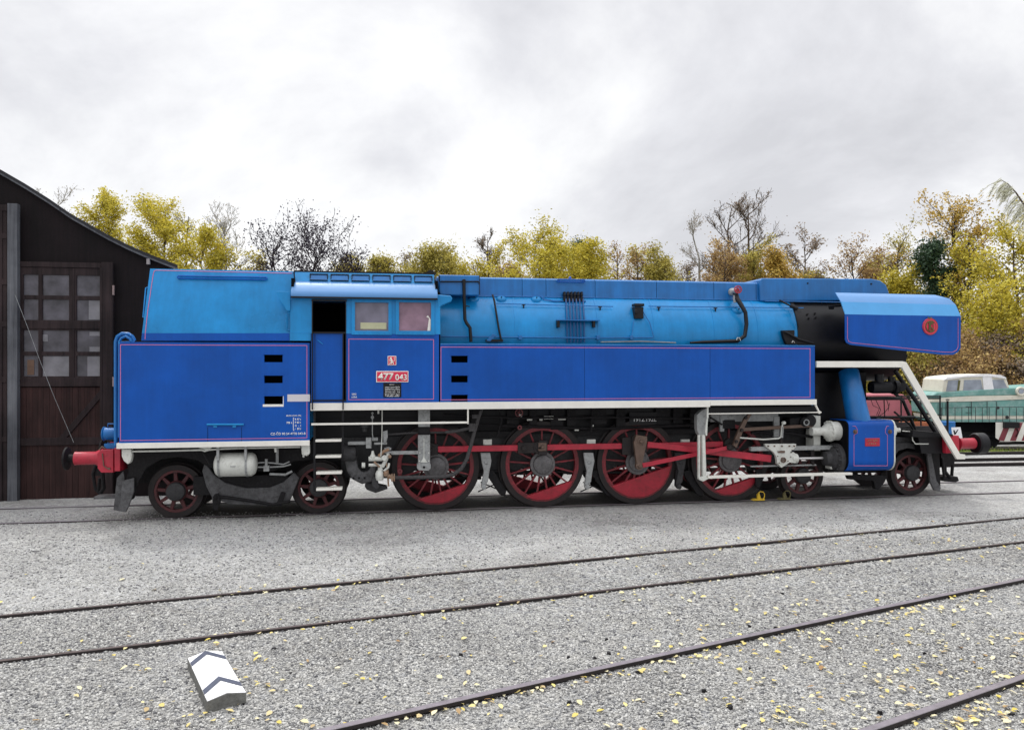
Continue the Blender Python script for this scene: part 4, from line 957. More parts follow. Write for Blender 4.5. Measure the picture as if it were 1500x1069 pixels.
m = MB(); m.pbox(1217,683,1228,687,-1.2,.2); m.pbox(1192,597+12,1202,660,-1.0,.3); m.build('drain_cock', M['lgrey'], loco, bevel=.006)

# ---- motion
VR = -.95
def rod(name, p, q, v, w0, w1, th, mat, parent=loco, bevel=.005):
    a = np.array(L(p[0],p[1],v)); b = np.array(L(q[0],q[1],v)); d = (b-a)/np.linalg.norm(b-a); n_ = np.array((-d[1], d[0]))
    m = MB(); m.prism([tuple(a+n_*w0), tuple(b+n_*w1), tuple(b-n_*w1), tuple(a-n_*w0)], v-th/2, v+th/2); return m.build(name, M[mat], parent, bevel=bevel)
PX = [(u - CR*sin(TILT), .83 + CR*cos(TILT)) for u in DU]
def toeb(m, c, v, r, t): m.lathe([(0,-t-.03),(.03,-t-.03),(.035,-t),(r*.6,-t),(r*.62,-t+.01),(r,-t+.012),(r,t)], (c[0],v,c[1]), 'v', 24)
def seg(name, a, b, v, w, th, mat, par=loco):
    a = np.array(a); b = np.array(b); d = (b-a)/np.linalg.norm(b-a); n_ = np.array((-d[1], d[0])); m = MB()
    m.prism([tuple(a+n_*w), tuple(b+n_*w), tuple(b-n_*w), tuple(a-n_*w)], v-th/2, v+th/2)
    return m.build(name, M[mat], par, bevel=.006)
for i in range(3):
    a, b_ = PX[i], PX[i+1]; seg('coupling_rod', (a[0]+.13,a[1]), (b_[0]-.13,b_[1]), VR, .055, .05, 'red')
for i, p in enumerate(PX):
    m = MB(); toeb(m, p, VR-.01, .12 if i != 2 else .16, .06)
    if i == 0: m.box(p[0]-.06,p[0]+.13,VR-.05,VR+.04,p[1]-.10,p[1]+.10)
    if i == 1: m.box(p[0]-.42,p[0]-.02,VR-.05,VR+.04,p[1]-.10,p[1]+.10); m.box(p[0]-.02,p[0]+.15,VR-.08,VR+.05,p[1]-.13,p[1]+.14); m.lathe([(0,-.1),(.05,-.1),(.055,0)], (p[0]-.30,VR,p[1]), 'v', 14)
    if i == 2: m.box(p[0]-.28,p[0]+.16,VR-.06,VR+.05,p[1]-.17,p[1]+.17); m.box(p[0]-.1,p[0]+.2,VR-.12,VR-.04,p[1]-.12,p[1]+.2)
    m.build('rod_bearing', M['tyre'], loco, bevel=.02)
m = MB(); p = PX[1]; m.box(p[0]-.03,p[0]+.13,VR-.10,VR-.08,p[1]-.06,p[1]+.10); m.lathe([(.035,0),(.03,-.03),(0,-.03)], (p[0]+.05,VR-.1,p[1]+.02), 'v', 12)
m.build('bearing_cap', M['brown'], loco, bevel=.006)
# return crank on the third axle
vrc = -1.12; pc = np.array(PX[2]); ec = np.array(L(936,682,vrc)); pc2 = np.array(L(938,646,vrc))
m = MB(); d = ec-pc2; d = d/np.linalg.norm(d); n_ = np.array((-d[1],d[0]))
m.prism([tuple(pc2+n_*.13-d*.02), tuple(pc2+n_*.12-d*.1), tuple(pc2-n_*.10-d*.12), tuple(pc2-n_*.14+d*.03), tuple(ec-n_*.05), tuple(ec+n_*.05)], vrc-.03, vrc+.06)
toeb(m, tuple(ec), vrc, .075, .05); toeb(m, tuple(pc2), vrc, .07, .05); m.build('return_crank', M['brown'], loco, bevel=.012)
rod('eccentric_rod', (941,681.5), (1066,655.5), -1.15, .042, .036, .04, 'red')
m = MB(); q = L(1067,655,-1.15); toeb(m, q, -1.15, .05, .04); m.px([(1064,652),(1080,650),(1083,656),(1066,659)], -1.14, .06); m.build('rod_fork', M['tyre'], loco, bevel=.005)
rod('connecting_rod', (948,650.5), (1129,671.5), -1.06, .052, .072, .05, 'red')
rod('radius_rod_far', (985,651), (1058,649.5), -.88, .035, .05, .04, 'red')
# expansion link, radius rod, lifting arm
m = MB(); vs = [(1097,606),(1091,612),(1084,626),(1078,640),(1074,652),(1079,656),(1084,645),(1089,630),(1095,617),(1102,606)]
m.px(vs, -1.18, .07); m.build('expansion_link', M['brown'], loco, bevel=.008)
m = MB()
for (x,y) in ((1092,611.5),(1078,646.5),(1086,630)): toeb(m, L(x,y,-1.19), -1.18, .02, .02)
m.build('link_pins', M['tyre'], loco)
rod('valve_spindle_rod', (1086,629), (1190,623), -1.08, .035, .03, .04, 'brown')
m = MB(); m.ptube([(1084,641),(1118,643.5),(1140,642),(1144,640),(1145,628),(1147,618)], -1.2, .016); toeb(m, L(1147.5,619,-1.2), -1.2, .03, .02); m.build('lifting_rod', M['lgrey'], loco)
m = MB(); m.box(U(1040,-.95), U(1139,-.95), -.98, -.86, Z(1090,617,-.95), Z(1090,606,-.95)); m.pbox(1055,606,1061,632,-1.0,.06); m.pbox(1134,610,1142,640,-1.0,.06); m.build('motion_girder', M['grey'], loco, bevel=.004)
m = MB(); m.pbox(1157,612,1188,628,-1.05,.3); m.lathe([(.10,0),(.10,-.05),(.05,-.06),(.03,-.12),(0,-.12)], (U(1177,-1.05),-1.05,Z(1177,618,-1.05)), 'v', 20); m.pbox(1058,615,1077,628,-1.0,.2)
m.cyl((U(1186,-1.05),-1.0,Z(1186,616,-1.05)), .12, -.1, .1, 'v', 20); m.ptube([(1100,634),(1115,632),(1130,636),(1156,634),(1190,640)], -.95, .03); m.ptube([(1040,611),(1058,622)], -1.05, .02)
m.build('lubricator', M['grime'], loco, bevel=.01)
m = MB(); m.ring((U(1177,-1.05),-1.16,Z(1177,618,-1.05)), .045, .065, -.01, .01, 20); m.ptube([(1147,625),(1146,641)], -1.22, .016); m.build('lubricator_handle', M['grey'], loco)
# slide bar, crosshead, piston rod
vx = -1.08
m = MB(); m.pbox(1100,653.5,1225,659.5,vx-.05,.10); m.pbox(1100,681,1196,683,vx,.05); m.build('slide_bar', M['grey'], loco, bevel=.004)
m = MB(); m.px([(1121,650),(1166.5,650),(1166,655),(1157,663),(1159,664),(1163,662),(1168,667),(1169,674),(1165,678),(1157,677),(1151,681),(1145,685),(1139,679),(1137,668),(1133,662),(1122,654)], vx-.10, .08)
m.lathe([(.10,0),(.10,.12),(.06,.13)], (U(1158,vx),vx-.02,Z(1162,671,vx)), 'u', 16)
xh = m.build('crosshead', M['lgrey'], loco, bevel=.006)
m = MB(); c = (U(1147,vx-.1),vx-.11,Z(1147,672.5,vx)); m.ring(c, .035,.055,-.02,.01,20); m.cyl(c, .018,-.02,.01,'v',10); m.px([(1139,661),(1144,660),(1150,660),(1150,663),(1145,663.5),(1140,663)], vx-.115, .02)
for xx in (1125,1134,1145,1156,1163): m.cyl((U(xx,vx-.1),vx-.11,Z(xx,652.3,vx)), .016,-.015,.01,'v',8)
for xx,yy in ((1139,667),(1158,668),(1154,674),(1141,677),(1160,658)): m.cyl((U(xx,vx-.1),vx-.11,Z(xx,yy,vx)), .010,-.01,.01,'v',6)
m.build('crosshead_bolts', M['brown'], xh)
m = MB(); m.cyl((U(1168,vx),vx-.02,Z(1180,671,vx)), .028, 0, U(1228,vx)-U(1168,vx), 'u', 14); m.build('piston_rod', M['steel'], loco)
m = MB(); m.mark(); m.pbox(1188,655,1193,684,vx+.04,.04); m.ptube([(1189,676),(1192,680)], vx, .03); m.mark().pbox(1143,637,1147,650,vx-.05,.04); m.split('combination_lever', M['tyre'], loco, bevel=.005)
# white hanger bracket, thin rail, lower step bar
vb = -1.44
m = MB(); m.px([(1027,602),(1036.5,596.5),(1038,612),(1035,630),(1032,637),(1024,637),(1021,628),(1021,608)], vb+.1, .14); m.build('bracket_plate', M['grey'], loco, bevel=.006)
m = MB(); m.pbox(1023,637,1026,702,vb+.05,.06); m.px([(1029,637),(1033,637),(1035,699),(1038,701),(1030,705),(1025,703),(1024,700),(1030,698)], vb, .10); m.pbox(1035.5,594,1038,612,vb-.02,.03); m.px([(1037,612),(1035.6,612),(1033,630),(1034,638),(1036,638)], vb-.02, .03)
m.build('hanger_bracket', M['lgrey'], loco, bevel=.004)
m = MB(); m.box(U(1037,vb), U(1248,vb), vb-.02, vb+.10, Z(1140,698,vb), Z(1140,694.6,vb)); m.build('step_bar', M['white'], loco, bevel=.004)
m = MB(); m.ptube([(1037.5,606),(1100,605.2),(1203,603.8)], vb, .012); m.lathe([(0,-.02),(.03,-.01),(.03,.01),(0,.02)], (U(1200,vb),vb,Z(1200,603.8,vb)), 'v', 10)
m.ptube([(1193,590),(1198,600),(1200,604)], vb, .02); m.build('thin_handrail', M['white'], loco)
m = MB(); m.pbox(1036,592,1196,604,SV+.15,.05); m.build('inner_valance', M['black'], loco)
m = MB()
for xx in (990, 1108): m.mark().px([(xx,688),(xx+9,686),(xx+8,708),(xx+4,716),(xx-1,712)], -.9, .06)
m.split('brake_block', M['grime'], loco, bevel=.008)

# ---- brake hangers, axle-box plates between the drivers
for (x, mt) in ((712,'grey'),(863,'grey'),(997,'dgrey')):
    m = MB(); m.px([(x-8,663),(x+6,663),(x+8,675),(x+5,690),(x+3,705),(x-2,712),(x-7,711),(x-5,700),(x-3,690),(x-6,678)], -.92, .07)
    m.lathe([(.05,0),(.05,-.09),(0,-.1)], (U(x-4,-.9),-.9,Z(x-4,712,-.9)), 'v', 14); m.lathe([(.035,0),(.03,-.02),(0,-.02)], (U(x,-.92),-.92,Z(x,677,-.92)), 'v', 12)
    m.build('brake_hanger', M[mt], loco, bevel=.008)
m = MB()
for x in (714, 866, 1004): m.mark().pbox(x-6,643.5,x+6.5,651.5,-.88,.05)
m.split('axlebox_plate', M['lgrey'], loco, bevel=.003)
m = MB()
for x in (720, 875, 1009): m.px([(x-8,690),(x+2,688),(x+22,718),(x+20,727),(x+12,724),(x-4,700)], -.74, .10)
for x in (700, 850): m.ptube([(x+4,706),(x+28,716),(x+40,722)], -.7, .014, 6); m.ptube([(x,720),(x+18,712),(x+38,704)], -.6, .014, 6)
m.ptube([(700,690),(1030,693)], -.62, .03); m.ptube([(575,703),(705,700)], -.5, .03); m.build('brake_rigging', M['grime'], loco, bevel=.006)
m = MB(); m.ring((U(760,-.9),-.92,Z(760,604.5,-.9)), .062,.078,-.01,.01,20)
for k in range(3): a=k*pi/3+.4; c_=(U(760,-.9),-.92,Z(760,604.5,-.9)); m.tube([(c_[0]-.07*cos(a),c_[1],c_[2]-.07*sin(a)),(c_[0]+.07*cos(a),c_[1],c_[2]+.07*sin(a))], .006, 5)
m.ring((U(761,-.9),-.92,Z(760,626,-.9)), .02,.045,-.01,.01,16); m.ring((U(586,-1.1),-1.1,Z(586,690,-1.1)), .02,.045,-.01,.01,16)
m.build('hand_valves', paint('dull_red_valve', (.16,.03,.035,1), .5, .2, 9, bump=0), loco)

# ---- lagged hose sweeping under the cab
m = MB(); m.ptube([(706,598),(701,612),(695,632),(690,652),(684,672),(676,686),(664,695),(650,698),(610,699),(577,699.5)], -1.2, [.03,.032,.034,.036,.036,.037,.037,.037,.037,.035], 12); m.build('lagged_hose', M['hose'], loco)
m = MB(); m.ptube([(652,633),(670,631),(688,627),(697,622)], -1.2, .03, 10); m.ptube([(560,637),(600,634),(652,633)], -1.1, .02, 8); m.pbox(692,607,702,613,-1.24,.08); m.pbox(687,620,696,632,-1.24,.08); m.build('hose_branch', M['hose'], loco, bevel=.006)
# grey column below the cab with its foot
m = MB(); m.pbox(612.8,598,629.8,625,-1.22,.14); m.pbox(612.5,637,630,678,-1.22,.14); m.px([(611,680),(613,678),(629.5,678),(631,680),(631,686),(628,689),(614,689),(611,686)], -1.25, .2)
col = m.build('sandbox_column', M['grey'], loco, bevel=.004)
m = MB(); m.pbox(620.6,642,621.5,668,-1.232,.012); m.px([(616,677),(620,671),(621,664),(622,671),(626,677)], -1.235, .015)
for xx,yy in ((614.5,675),(628,675),(615,663),(628,663)): m.cyl((U(xx,-1.22),-1.225,Z(xx,yy,-1.22)), .012,-.01,.01,'v',8)
m.build('column_bolts', M['lgrey'], col)
m = MB(); m.mark().lathe([(.022,0),(.022,-.02),(0,-.02)], (U(621,-1.25),-1.25,Z(621,684,-1.25)), 'v', 12); m.mark().pbox(613,625.5,630,636.5,-1.2,.1); m.split('column_band', M['grime'], col)
# white rail and the injector group
m = MB(); m.pbox(456,618.6,686,621.4,SV-.0,.05); m.pbox(684.6,598,686.6,621,SV,.05); m.build('white_rail', M['white'], loco, bevel=.003)
vi = -1.25
m = MB(); m.pbox(509.5,646.7,536,651.3,vi,.08); m.pbox(536,641,544,656.5,vi-.03,.1); m.pbox(545,641,553.5,645.5,vi,.08); m.pbox(548,648,567,651,vi,.06); m.px([(561,632),(567.5,630),(568,640),(565,650),(562,650)], vi, .06)
m.ptube([(545.5,603),(545.5,636),(547,645)], vi, .010); m.lathe([(.03,0),(.03,-.02),(0,-.02)], (U(545.5,vi),vi-.01,Z(545.5,611,vi)), 'v', 12); m.lathe([(.022,0),(.022,-.02),(0,-.02)], (U(545.5,vi),vi-.01,Z(545.5,605,vi)), 'v', 12)
m.pbox(573,660.5,613,665.5,vi,.07); m.pbox(563,656,573,659,vi-.03,.12); m.pbox(563,661,573,664,vi-.03,.12); m.pbox(566,655,571,666,vi,.1)
m.build('injector_rods', M['grey'], loco, bevel=.006)
m = MB(); m.ptube([(559.8,601),(559.5,640),(558,668)], vi-.06, .009); m.pbox(553,599,555.5,606,vi,.03); m.build('pull_rod', M['lgrey'], loco)
m = MB(); ux = U(556,vi); 
m.lathe([(0,-.10),(.06,-.09),(.075,-.04),(.075,.04),(.05,.09),(0,.10)], (U(556,vi),vi,Z(556,696,vi)), 'z', 18); m.lathe([(.05,-.06),(.04,0),(.05,.05)], (U(557,vi),vi,Z(557,684,vi)), 'z', 14)
m.cyl((U(540,vi),vi,Z(540,672,vi)), .045, 0, .25, 'u', 14); m.cyl((U(530,vi),vi-.02,Z(530,681,vi)), .05, 0, .06, 'u', 14); m.cyl((U(540,vi),vi,Z(540,681,vi)), .03, 0, .18, 'u', 12)
m.lathe([(.05,-.05),(.055,0),(.03,.04),(.02,.1)], (U(546,vi),vi,Z(546,668,vi)), 'z', 12); m.ptube([(560,684),(566,672),(569,664)], vi, .035, 10); m.ptube([(562,690),(569,684),(570,678)], vi-.02, .022, 8)
m.cyl((U(563,vi),vi-.05,Z(563,670,vi)), .05, -.03,.05,'v',14)
inj = m.build('injector_body', M['lgrey'], loco, bevel=.006)
m = MB(); m.ptube([(567,697),(572,698),(577,699.5)], vi, .04, 10); m.pbox(573,694.5,575.5,705,vi-.04,.12); m.pbox(576.5,694.5,578.5,705,vi-.04,.12); m.ptube([(566,678),(568,690),(569,712)], vi, .016, 8)
m.ptube([(555,668),(562,661),(570,658)], vi-.03, .03, 10); m.ptube([(548,676),(556,684)], vi-.05, .018, 8); m.cyl((U(571,vi),vi-.05,Z(571,668,vi)), .03, -.03,.05,'v',10)
m.lathe([(.03,-.05),(.045,0),(.03,.05)], (U(565,vi),vi-.05,Z(565,693,vi)), 'z', 10); m.build('injector_brass', M['rust'], loco, bevel=.004)
m = MB(); m.px([(544,703),(548,697),(554,706),(556,714),(552,717),(545,712)], vi+.02, .08); m.px([(536,706),(566,712),(568,716),(550,722),(537,717),(534,712)], -1.0, .2); m.build('ashpan_levers', M['dgrey'], loco, bevel=.012)
m = MB()   # curved grey ash-pan chute
pts = [(503,666),(508,690),(516,702),(530,709),(545,706),(551,690),(548,676),(540,690),(530,692),(524,684),(522,670)]
m.px(pts, -1.05, .35); m.build('ashpan_chute', M['dust'], loco, bevel=.03)
m = MB(); m.mark().lathe([(0,0),(.15,.0),(.16,.03),(.16,.20),(.14,.23),(0,.23)], (U(503,-1.0),-1.05,Z(510,662,-1.0)), 'u', 24)
m.mark().lathe([(.0,-.06),(.05,-.05),(.05,.03),(.09,.035),(.08,.06),(.03,.09),(0,.09)], (U(534,-1.15),-1.15,Z(534,628,-1.15)), 'z', 16); m.split('rear_sandpot', M['dgrey'], loco)
m = MB()
for i in range(3): m.cyl((U(518+8*i,-1.05),-1.055,Z(520,700,-1.05)), .02, -.015, .01, 'v', 8)
m.build('chute_bolts', M['grime'], loco)

# ---- cab steps
m = MB()
for (x0,y,x1) in ((457.5,620,502),(462,645.2,500),(462,668.8,499.5),(463,692.6,500.5),(463,716.5,501)):
    if y > 621: m.mark().pbox(x0,y-1.6,x1,y+1.8,-1.46,.22)
m.split('cab_step', M['white'], loco, bevel=.004)
m = MB(); m.mark().ptube([(457.5,440),(457.5,600)], SV-.06, .012); m.mark().pbox(459,600,462.2,720,-1.42,.06); m.mark().pbox(500.8,600,503.5,672,-1.42,.05)
m.split('step_hanger', M['black'], loco)

# ---- rear bogie, frames, guard irons
vf = -.98
m = MB(); m.px([(185,661),(452,657),(452,672),(430,676),(400,690),(330,690),(305,684),(290,674),(262,669),(235,673),(214,686),(203,706),(196,730),(176,742),(180,712),(188,690),(185,676)], vf, .05)
rf = m.build('rear_frame', M['grime'], loco, bevel=.006)
m = MB(); m.px([(179,704),(196,700),(196,720),(188,742),(184,750),(171,748),(176,735)], vf-.09, .05); m.build('guard_iron', M['dust'], loco, bevel=.006)
m = MB(); m.px([(166,747),(171,700),(180,690),(182,700),(174,748)], vf-.03, .05); m.pbox(137,727,171,730.5,vf,.3); m.build('guard_iron', M['dust'], loco, bevel=.006)
m = MB(); m.px([(300,676),(312,694),(330,707),(360,715),(395,714),(415,706),(430,692),(438,700),(428,725),(424,735),(395,741),(335,738),(322,733),(318,742),(312,742),(310,728),(302,712),(296,690)], vf+.03, .10)
m.build('bogie_frame', M['dust'], loco, bevel=.012)
m = MB(); m.box(U(300,0), U(430,0), -.9, .9, .42, .75); m.box(U(200,0), U(520,0), -.45, .45, .6, 1.35); m.build('bogie_bolster', M['grime'], loco)
m = MB(); m.ptube([(314,727),(330,728),(365,733),(400,739),(425,734)], vf-.02, .03); m.px([(314,724),(320,722),(323,735),(318,748),(312,746),(311,735)], vf-.05, .05); m.px([(405,737),(412,720),(418,722),(412,742)], vf-.04, .05)
m.cyl((U(316,vf),vf-.06,Z(316,727,vf)), .035,-.02,.02,'v',12); m.cyl((U(316,vf),vf-.06,Z(316,735,vf)), .03,-.02,.02,'v',12); m.build('bogie_links', M['grime'], loco, bevel=.006)
# white train pipe and its cocks
m = MB(); m.ptube([(192,661),(250,660),(295,658.8),(300,660.5),(307,658.5),(330,657),(360,656),(440,654.5)], -1.40, .016, 8); m.px([(288,654.5),(312,653.5),(308,657),(303,660),(296,657)], -1.42, .04); m.ptube([(403,655),(404,662)], -1.4, .02)
m.build('train_pipe', M['lgrey'], loco)
m = MB(); m.mark().px([(178,657.5),(192,657.5),(193,668),(191,677),(187,680),(181,675),(178,668)], -1.44, .12); m.mark().px([(441,651),(453.5,651),(454,664),(450,668),(442,666)], -1.44, .12); m.pbox(443,666,446,670,-1.42,.06)
m.split('pipe_cock', M['lgrey'], loco, bevel=.014)
# grey air reservoir
m = MB(); vr = -1.22; ra = .21
ra0, ra1 = U(313.5,vr), U(377,vr); zz = Z(345,680,vr)
m.lathe([(0,0),(.10,.01),(.17,.035),(ra,.09),(ra,ra1-ra0-.09),(.17,ra1-ra0-.035),(.10,ra1-ra0-.01),(0,ra1-ra0)], (ra0,vr,zz), 'u', 40); res = m.build('air_reservoir', M['lgrey'], loco, ang=60)
m = MB()
for xx in (323, 363): m.ring((U(xx,vr),vr,zz), ra, ra+.008, -.018, .018, 40, 'u'); m.box(U(xx,vr)-.02,U(xx,vr)+.02,vr-.24,vr-.18,zz+.1,zz+.35)
m.pbox(337,682.5,345,683.5,vr-ra-.012,.02); m.build('reservoir_straps', M['grey'], res)
m = MB(); m.ptube([(377,678),(385,677),(400,678),(415,680),(424,676)], -1.2, .013); m.ptube([(377,684),(395,684),(415,683),(426,680)], -1.2, .013); m.ptube([(390,672),(390,688)], -1.22, .025); m.pbox(386,682,394,690,-1.24,.08)
m.ptube([(395,694),(418,695),(428,690)], -1.15, .022); m.pbox(404,655,408,680,-1.1,.03); m.build('brake_valve', M['grey'], loco)
m = MB(); m.pbox(340,693,356,697.5,-1.2,.2); m.ptube([(298,662),(308,680)], -1.25, .02); m.build('reservoir_drain', M['grime'], loco)

# ---- buffer beams, buffers, couplings
def buffer_rear(side):
    v = -.88*1.0; s_ = MB(); y = 673
    z = Z(120,671,v); uh = U(97,v)
    s_.lathe([(.17,U(152,v)-uh),(.145,U(143,v)-uh+.03),(.115,U(140,v)-uh),(.115,U(112,v)-uh),(.12,U(111,v)-uh),(.12,U(110.5,v)-uh)][::-1], (uh,v,z), 'u', 28)
    b = s_.build('buffer', M['red'], loco)
    h = MB(); h.lathe([(0,-.035),(.10,-.03),(.17,-.015),(.20,.0),(.20,.03),(.075,.05),(.07,U(111,v)-uh)], (uh,v,z), 'u', 32); h.build('buffer_head', M['grime'], b)
    return b
b = buffer_rear(-1); c = copy_tree(b, loco); c.location = (0, 1.76, 0)
m = MB(); m.px([(142,664),(147,659),(166,658),(166,692),(148,692),(143,686)], -1.12, .5); m.px([(167.5,656),(176,656),(176,690),(167.5,690)], -1.15, 2.3); m.px([(142,664),(147,659),(166,658),(166,692),(148,692),(143,686)], .62, .5)
bb = m.build('rear_buffer_beam', M['red'], loco, bevel=.008)
m = MB(); m.ptube([(150,664),(152,682),(158,686)], -1.14, .01); m.cyl((U(160,-1.13),-1.13,Z(160,686,-1.13)), .02,-.015,.01,'v',8); m.ptube([(146,659),(150,654),(154,657)], -1.0, .02); m.build('beam_bolts', M['brown'], bb)
m = MB(); m.ptube([(142,676),(136,694),(140,716),(148,724)], -.1, .03); m.ptube([(146,700),(144,720)], -.4, .03); m.ptube([(150,690),(152,715),(147,722)], -.5, .035); m.box(U(140,0),U(150,0),-.1,.1,.7,1.1); m.build('rear_coupling', M['grime'], loco)
vB = -.88; 
m = MB(); m.px([(1384.5,637),(1405,638),(1405,663),(1386,664)], -1.30, .7); m.px([(1384.5,637),(1405,638),(1405,663),(1386,664)], .6, .7); m.px([(1384.5,639),(1400,639),(1400,660),(1386,660)], -.6, 1.2); m.build('front_buffer_beam', M['red'], loco, bevel=.008)
uf = U(1401,vB); zf = Z(1410,649.5,vB)
m = MB(); m.lathe([(.16,0),(.13,.05),(.115,.09),(.115,U(1424,vB)-uf),(.12,U(1425,vB)-uf),(.12,U(1425.5,vB)-uf)], (uf,vB,zf), 'u', 28); bf = m.build('buffer', M['red'], loco)
m = MB(); uh = U(1426,vB); m.lathe([(.07,-.05),(.07,.05),(.17,.12),(.225,.17),(.225,.22),(.19,.25),(0,.27)], (uh,vB,zf), 'u', 32)
m.lathe([(.20,.02),(.225,.05),(.225,.17)], (uh,vB,zf), 'u', 32); m.build('buffer_head', M['black'], bf)
c = copy_tree(bf, loco); c.location = (0, 1.76, 0)
m = MB(); m.ptube([(1388,587),(1388,638)], -1.15, .022); m.lathe([(0,0),(.035,.0),(.035,.02),(0,.03)], (U(1388,-1.15),-1.15,Z(1388,586,-1.15)), 'z', 10); m.build('marker_post', M['black'], loco)
m = MB(); m.px([(1352,655),(1376,660),(1378,716),(1370,718),(1364,702),(1360,680)], -.95, .08); m.ptube([(1384,664),(1384,690),(1392,700)], -.5, .04); m.ptube([(1396,672),(1394,698)], -.2, .035); m.px([(1380,698),(1403,698),(1405,704),(1400,706),(1384,705)], -.5, .4)
m.ptube([(1380,670),(1383,700)], -.8, .03); m.px([(1378,664),(1400,664),(1398,680),(1380,684)], -.55, .6); m.build('front_coupling', M['grime'], loco, bevel=.005)
m = MB(); m.px([(1358,660),(1364,662),(1372,704),(1378,712),(1377,719),(1369,718),(1363,706)], -.99, .05); m.build('guard_iron', M['dust'], loco, bevel=.005)
m = MB(); m.px([(1311,650),(1330,648),(1347,652),(1360,664),(1354,664),(1342,658),(1330,656),(1316,660),(1311,668)], -1.02, .05); m.px([(1312,640),(1350,640),(1356,655),(1330,652),(1312,655)], -.95, .06); m.build('front_frame', M['dgrey'], loco, bevel=.005)
m = MB(); m.box(U(1200,0),U(1350,0),-.45,.45,.45,1.0); m.px([(1240,694),(1300,697),(1296,706),(1288,716),(1282,716),(1280,704),(1244,702)], -.8, .1); m.build('leading_truck', M['grime'], loco, bevel=.005)
# ================================================================== RAIL TRACKS
def rail_mesh(name, pts, parent, top='railtop', w=.036, h=.10):
    P = [np.array(p, float) for p in pts]; m = MB(); prof = [(-w,0),(w,0),(w,-.03),(.010,-.045),(.010,-h),(-.010,-h),(-.010,-.045),(-w,-.03)]
    vs = []; n = len(prof); fs = []
    for i, p in enumerate(P):
        d = P[min(i+1,len(P)-1)]-P[max(i-1,0)]; d /= np.linalg.norm(d); s_ = np.array((-d[1], d[0], 0))
        for a, b in prof: vs.append(tuple(p + s_*a + np.array((0,0,b))))
    for i in range(len(P)-1):
        for k in range(n): fs.append((i*n+k, i*n+(k+1)%n, (i+1)*n+(k+1)%n, (i+1)*n+k))
    fs.append(tuple(range(n))); fs.append(tuple(range((len(P)-1)*n, len(P)*n)))
    m.add(vs, fs); o = m.build(name, M['rail'], parent, smooth=False)
    t = MB(); vs = []
    for i, p in enumerate(P):
        d = P[min(i+1,len(P)-1)]-P[max(i-1,0)]; d /= np.linalg.norm(d); s_ = np.array((-d[1], d[0], 0))
        for a, b in ((-w+.004,.0),(-w+.008,.004),(w-.008,.004),(w-.004,.0)): vs.append(tuple(p + s_*a + np.array((0,0,b))))
    t.add(vs, [(i*4+k, i*4+k+1, (i+1)*4+k+1, (i+1)*4+k) for i in range(len(P)-1) for k in range(3)])
    t.build('running_surface', M[top], o); return o
def smooth_line(pts, n=14):
    P = np.array(pts, float); out = []
    # least-squares quadratic through the points, extended at both ends
    x = P[:,0]; deg = 2 if len(P) > 2 else 1
    cf = np.polyfit(x, P[:,1], deg); cz = np.polyfit(x, P[:,2], 1)
    return lambda xs: [(a, float(np.polyval(cf, a)), float(np.polyval(cz, a))) for a in xs]
def track(label, lines, xr, top='railtop', group='rail tracks in the yard'):
    t = empty('rail_track', (0,0,0), 0, label, 'rail track', group)
    for px in lines:
        f = smooth_line([G(*p) for p in px]); rail_mesh('rail', f(np.linspace(xr[0], xr[1], 24)), t, top, .023 if top == 'railbrown' else .036)
    return t
track('nearest rail track, cutting across the leafy gravel at the bottom right', [[(480,1067),(900,973),(1500,847)], [(1274,1067),(1500,990)]], (-6, 26))
track('rail track with brownish narrow rails between the locomotive and the nearest track', [[(0,901),(1500,757)], [(0,967),(1500,792.5)]], (-14, 34), 'railbrown')
t = empty('rail_track', (0,0,0), 0, 'rail track the blue steam locomotive stands on', 'rail track', 'rail tracks in the yard')
for v in (-.7525, .7525):
    rail_mesh('rail', [(*LF.W(u, v), -.004) for u in np.linspace(-26, 30, 12)], t)
def back_track(label, v, u0, u1, sleepers=True):
    t = empty('rail_track', (0,0,0), 0, label, 'rail track', 'rail tracks in the yard')
    for s_ in (-.7525, .7525):
        q = []
        for u in np.linspace(u0, u1, 30):
            x, y = LF.W(u, v+s_); q.append((x, y, ground_z(x, y)+.10))
        rail_mesh('rail', q, t, 'railbrown')
    return t
back_track('rail track on pale gravel just behind the blue locomotive', 4.9, -6.5, 45)
back_track('second rail track behind the blue locomotive, glimpsed between its wheels', 8.6, -10, 50)
back_track('rail track on the far side of the yard where the green locomotive stands', 13.2, -10, 55)

# ================================================================== GROUND
NX, NY = 150, 150
xs = np.concatenate([np.linspace(-400,-40,10), np.linspace(-38,38,120), np.linspace(40,400,10)])
ys = np.concatenate([np.linspace(-6,34,120), np.linspace(36,90,28), np.linspace(100,900,12)])
vs = np.array([(x, y, ground_z(x,y) + .008*sin(x*1.7+y*.9)*sin(y*1.3-x*.4)) for y in ys for x in xs])
nx, ny = len(xs), len(ys); ii = np.arange(ny-1)[:,None]*nx + np.arange(nx-1)[None,:]
fs = np.stack([ii, ii+1, ii+nx+1, ii+nx], -1).reshape(-1,4)
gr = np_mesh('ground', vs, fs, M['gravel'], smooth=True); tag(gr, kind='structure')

def trackdist(x, y):   # keep stones and leaves off the rail heads
    return 0
def in_view(x, y, pad=.6): return np.abs(x) < y*750/F + pad
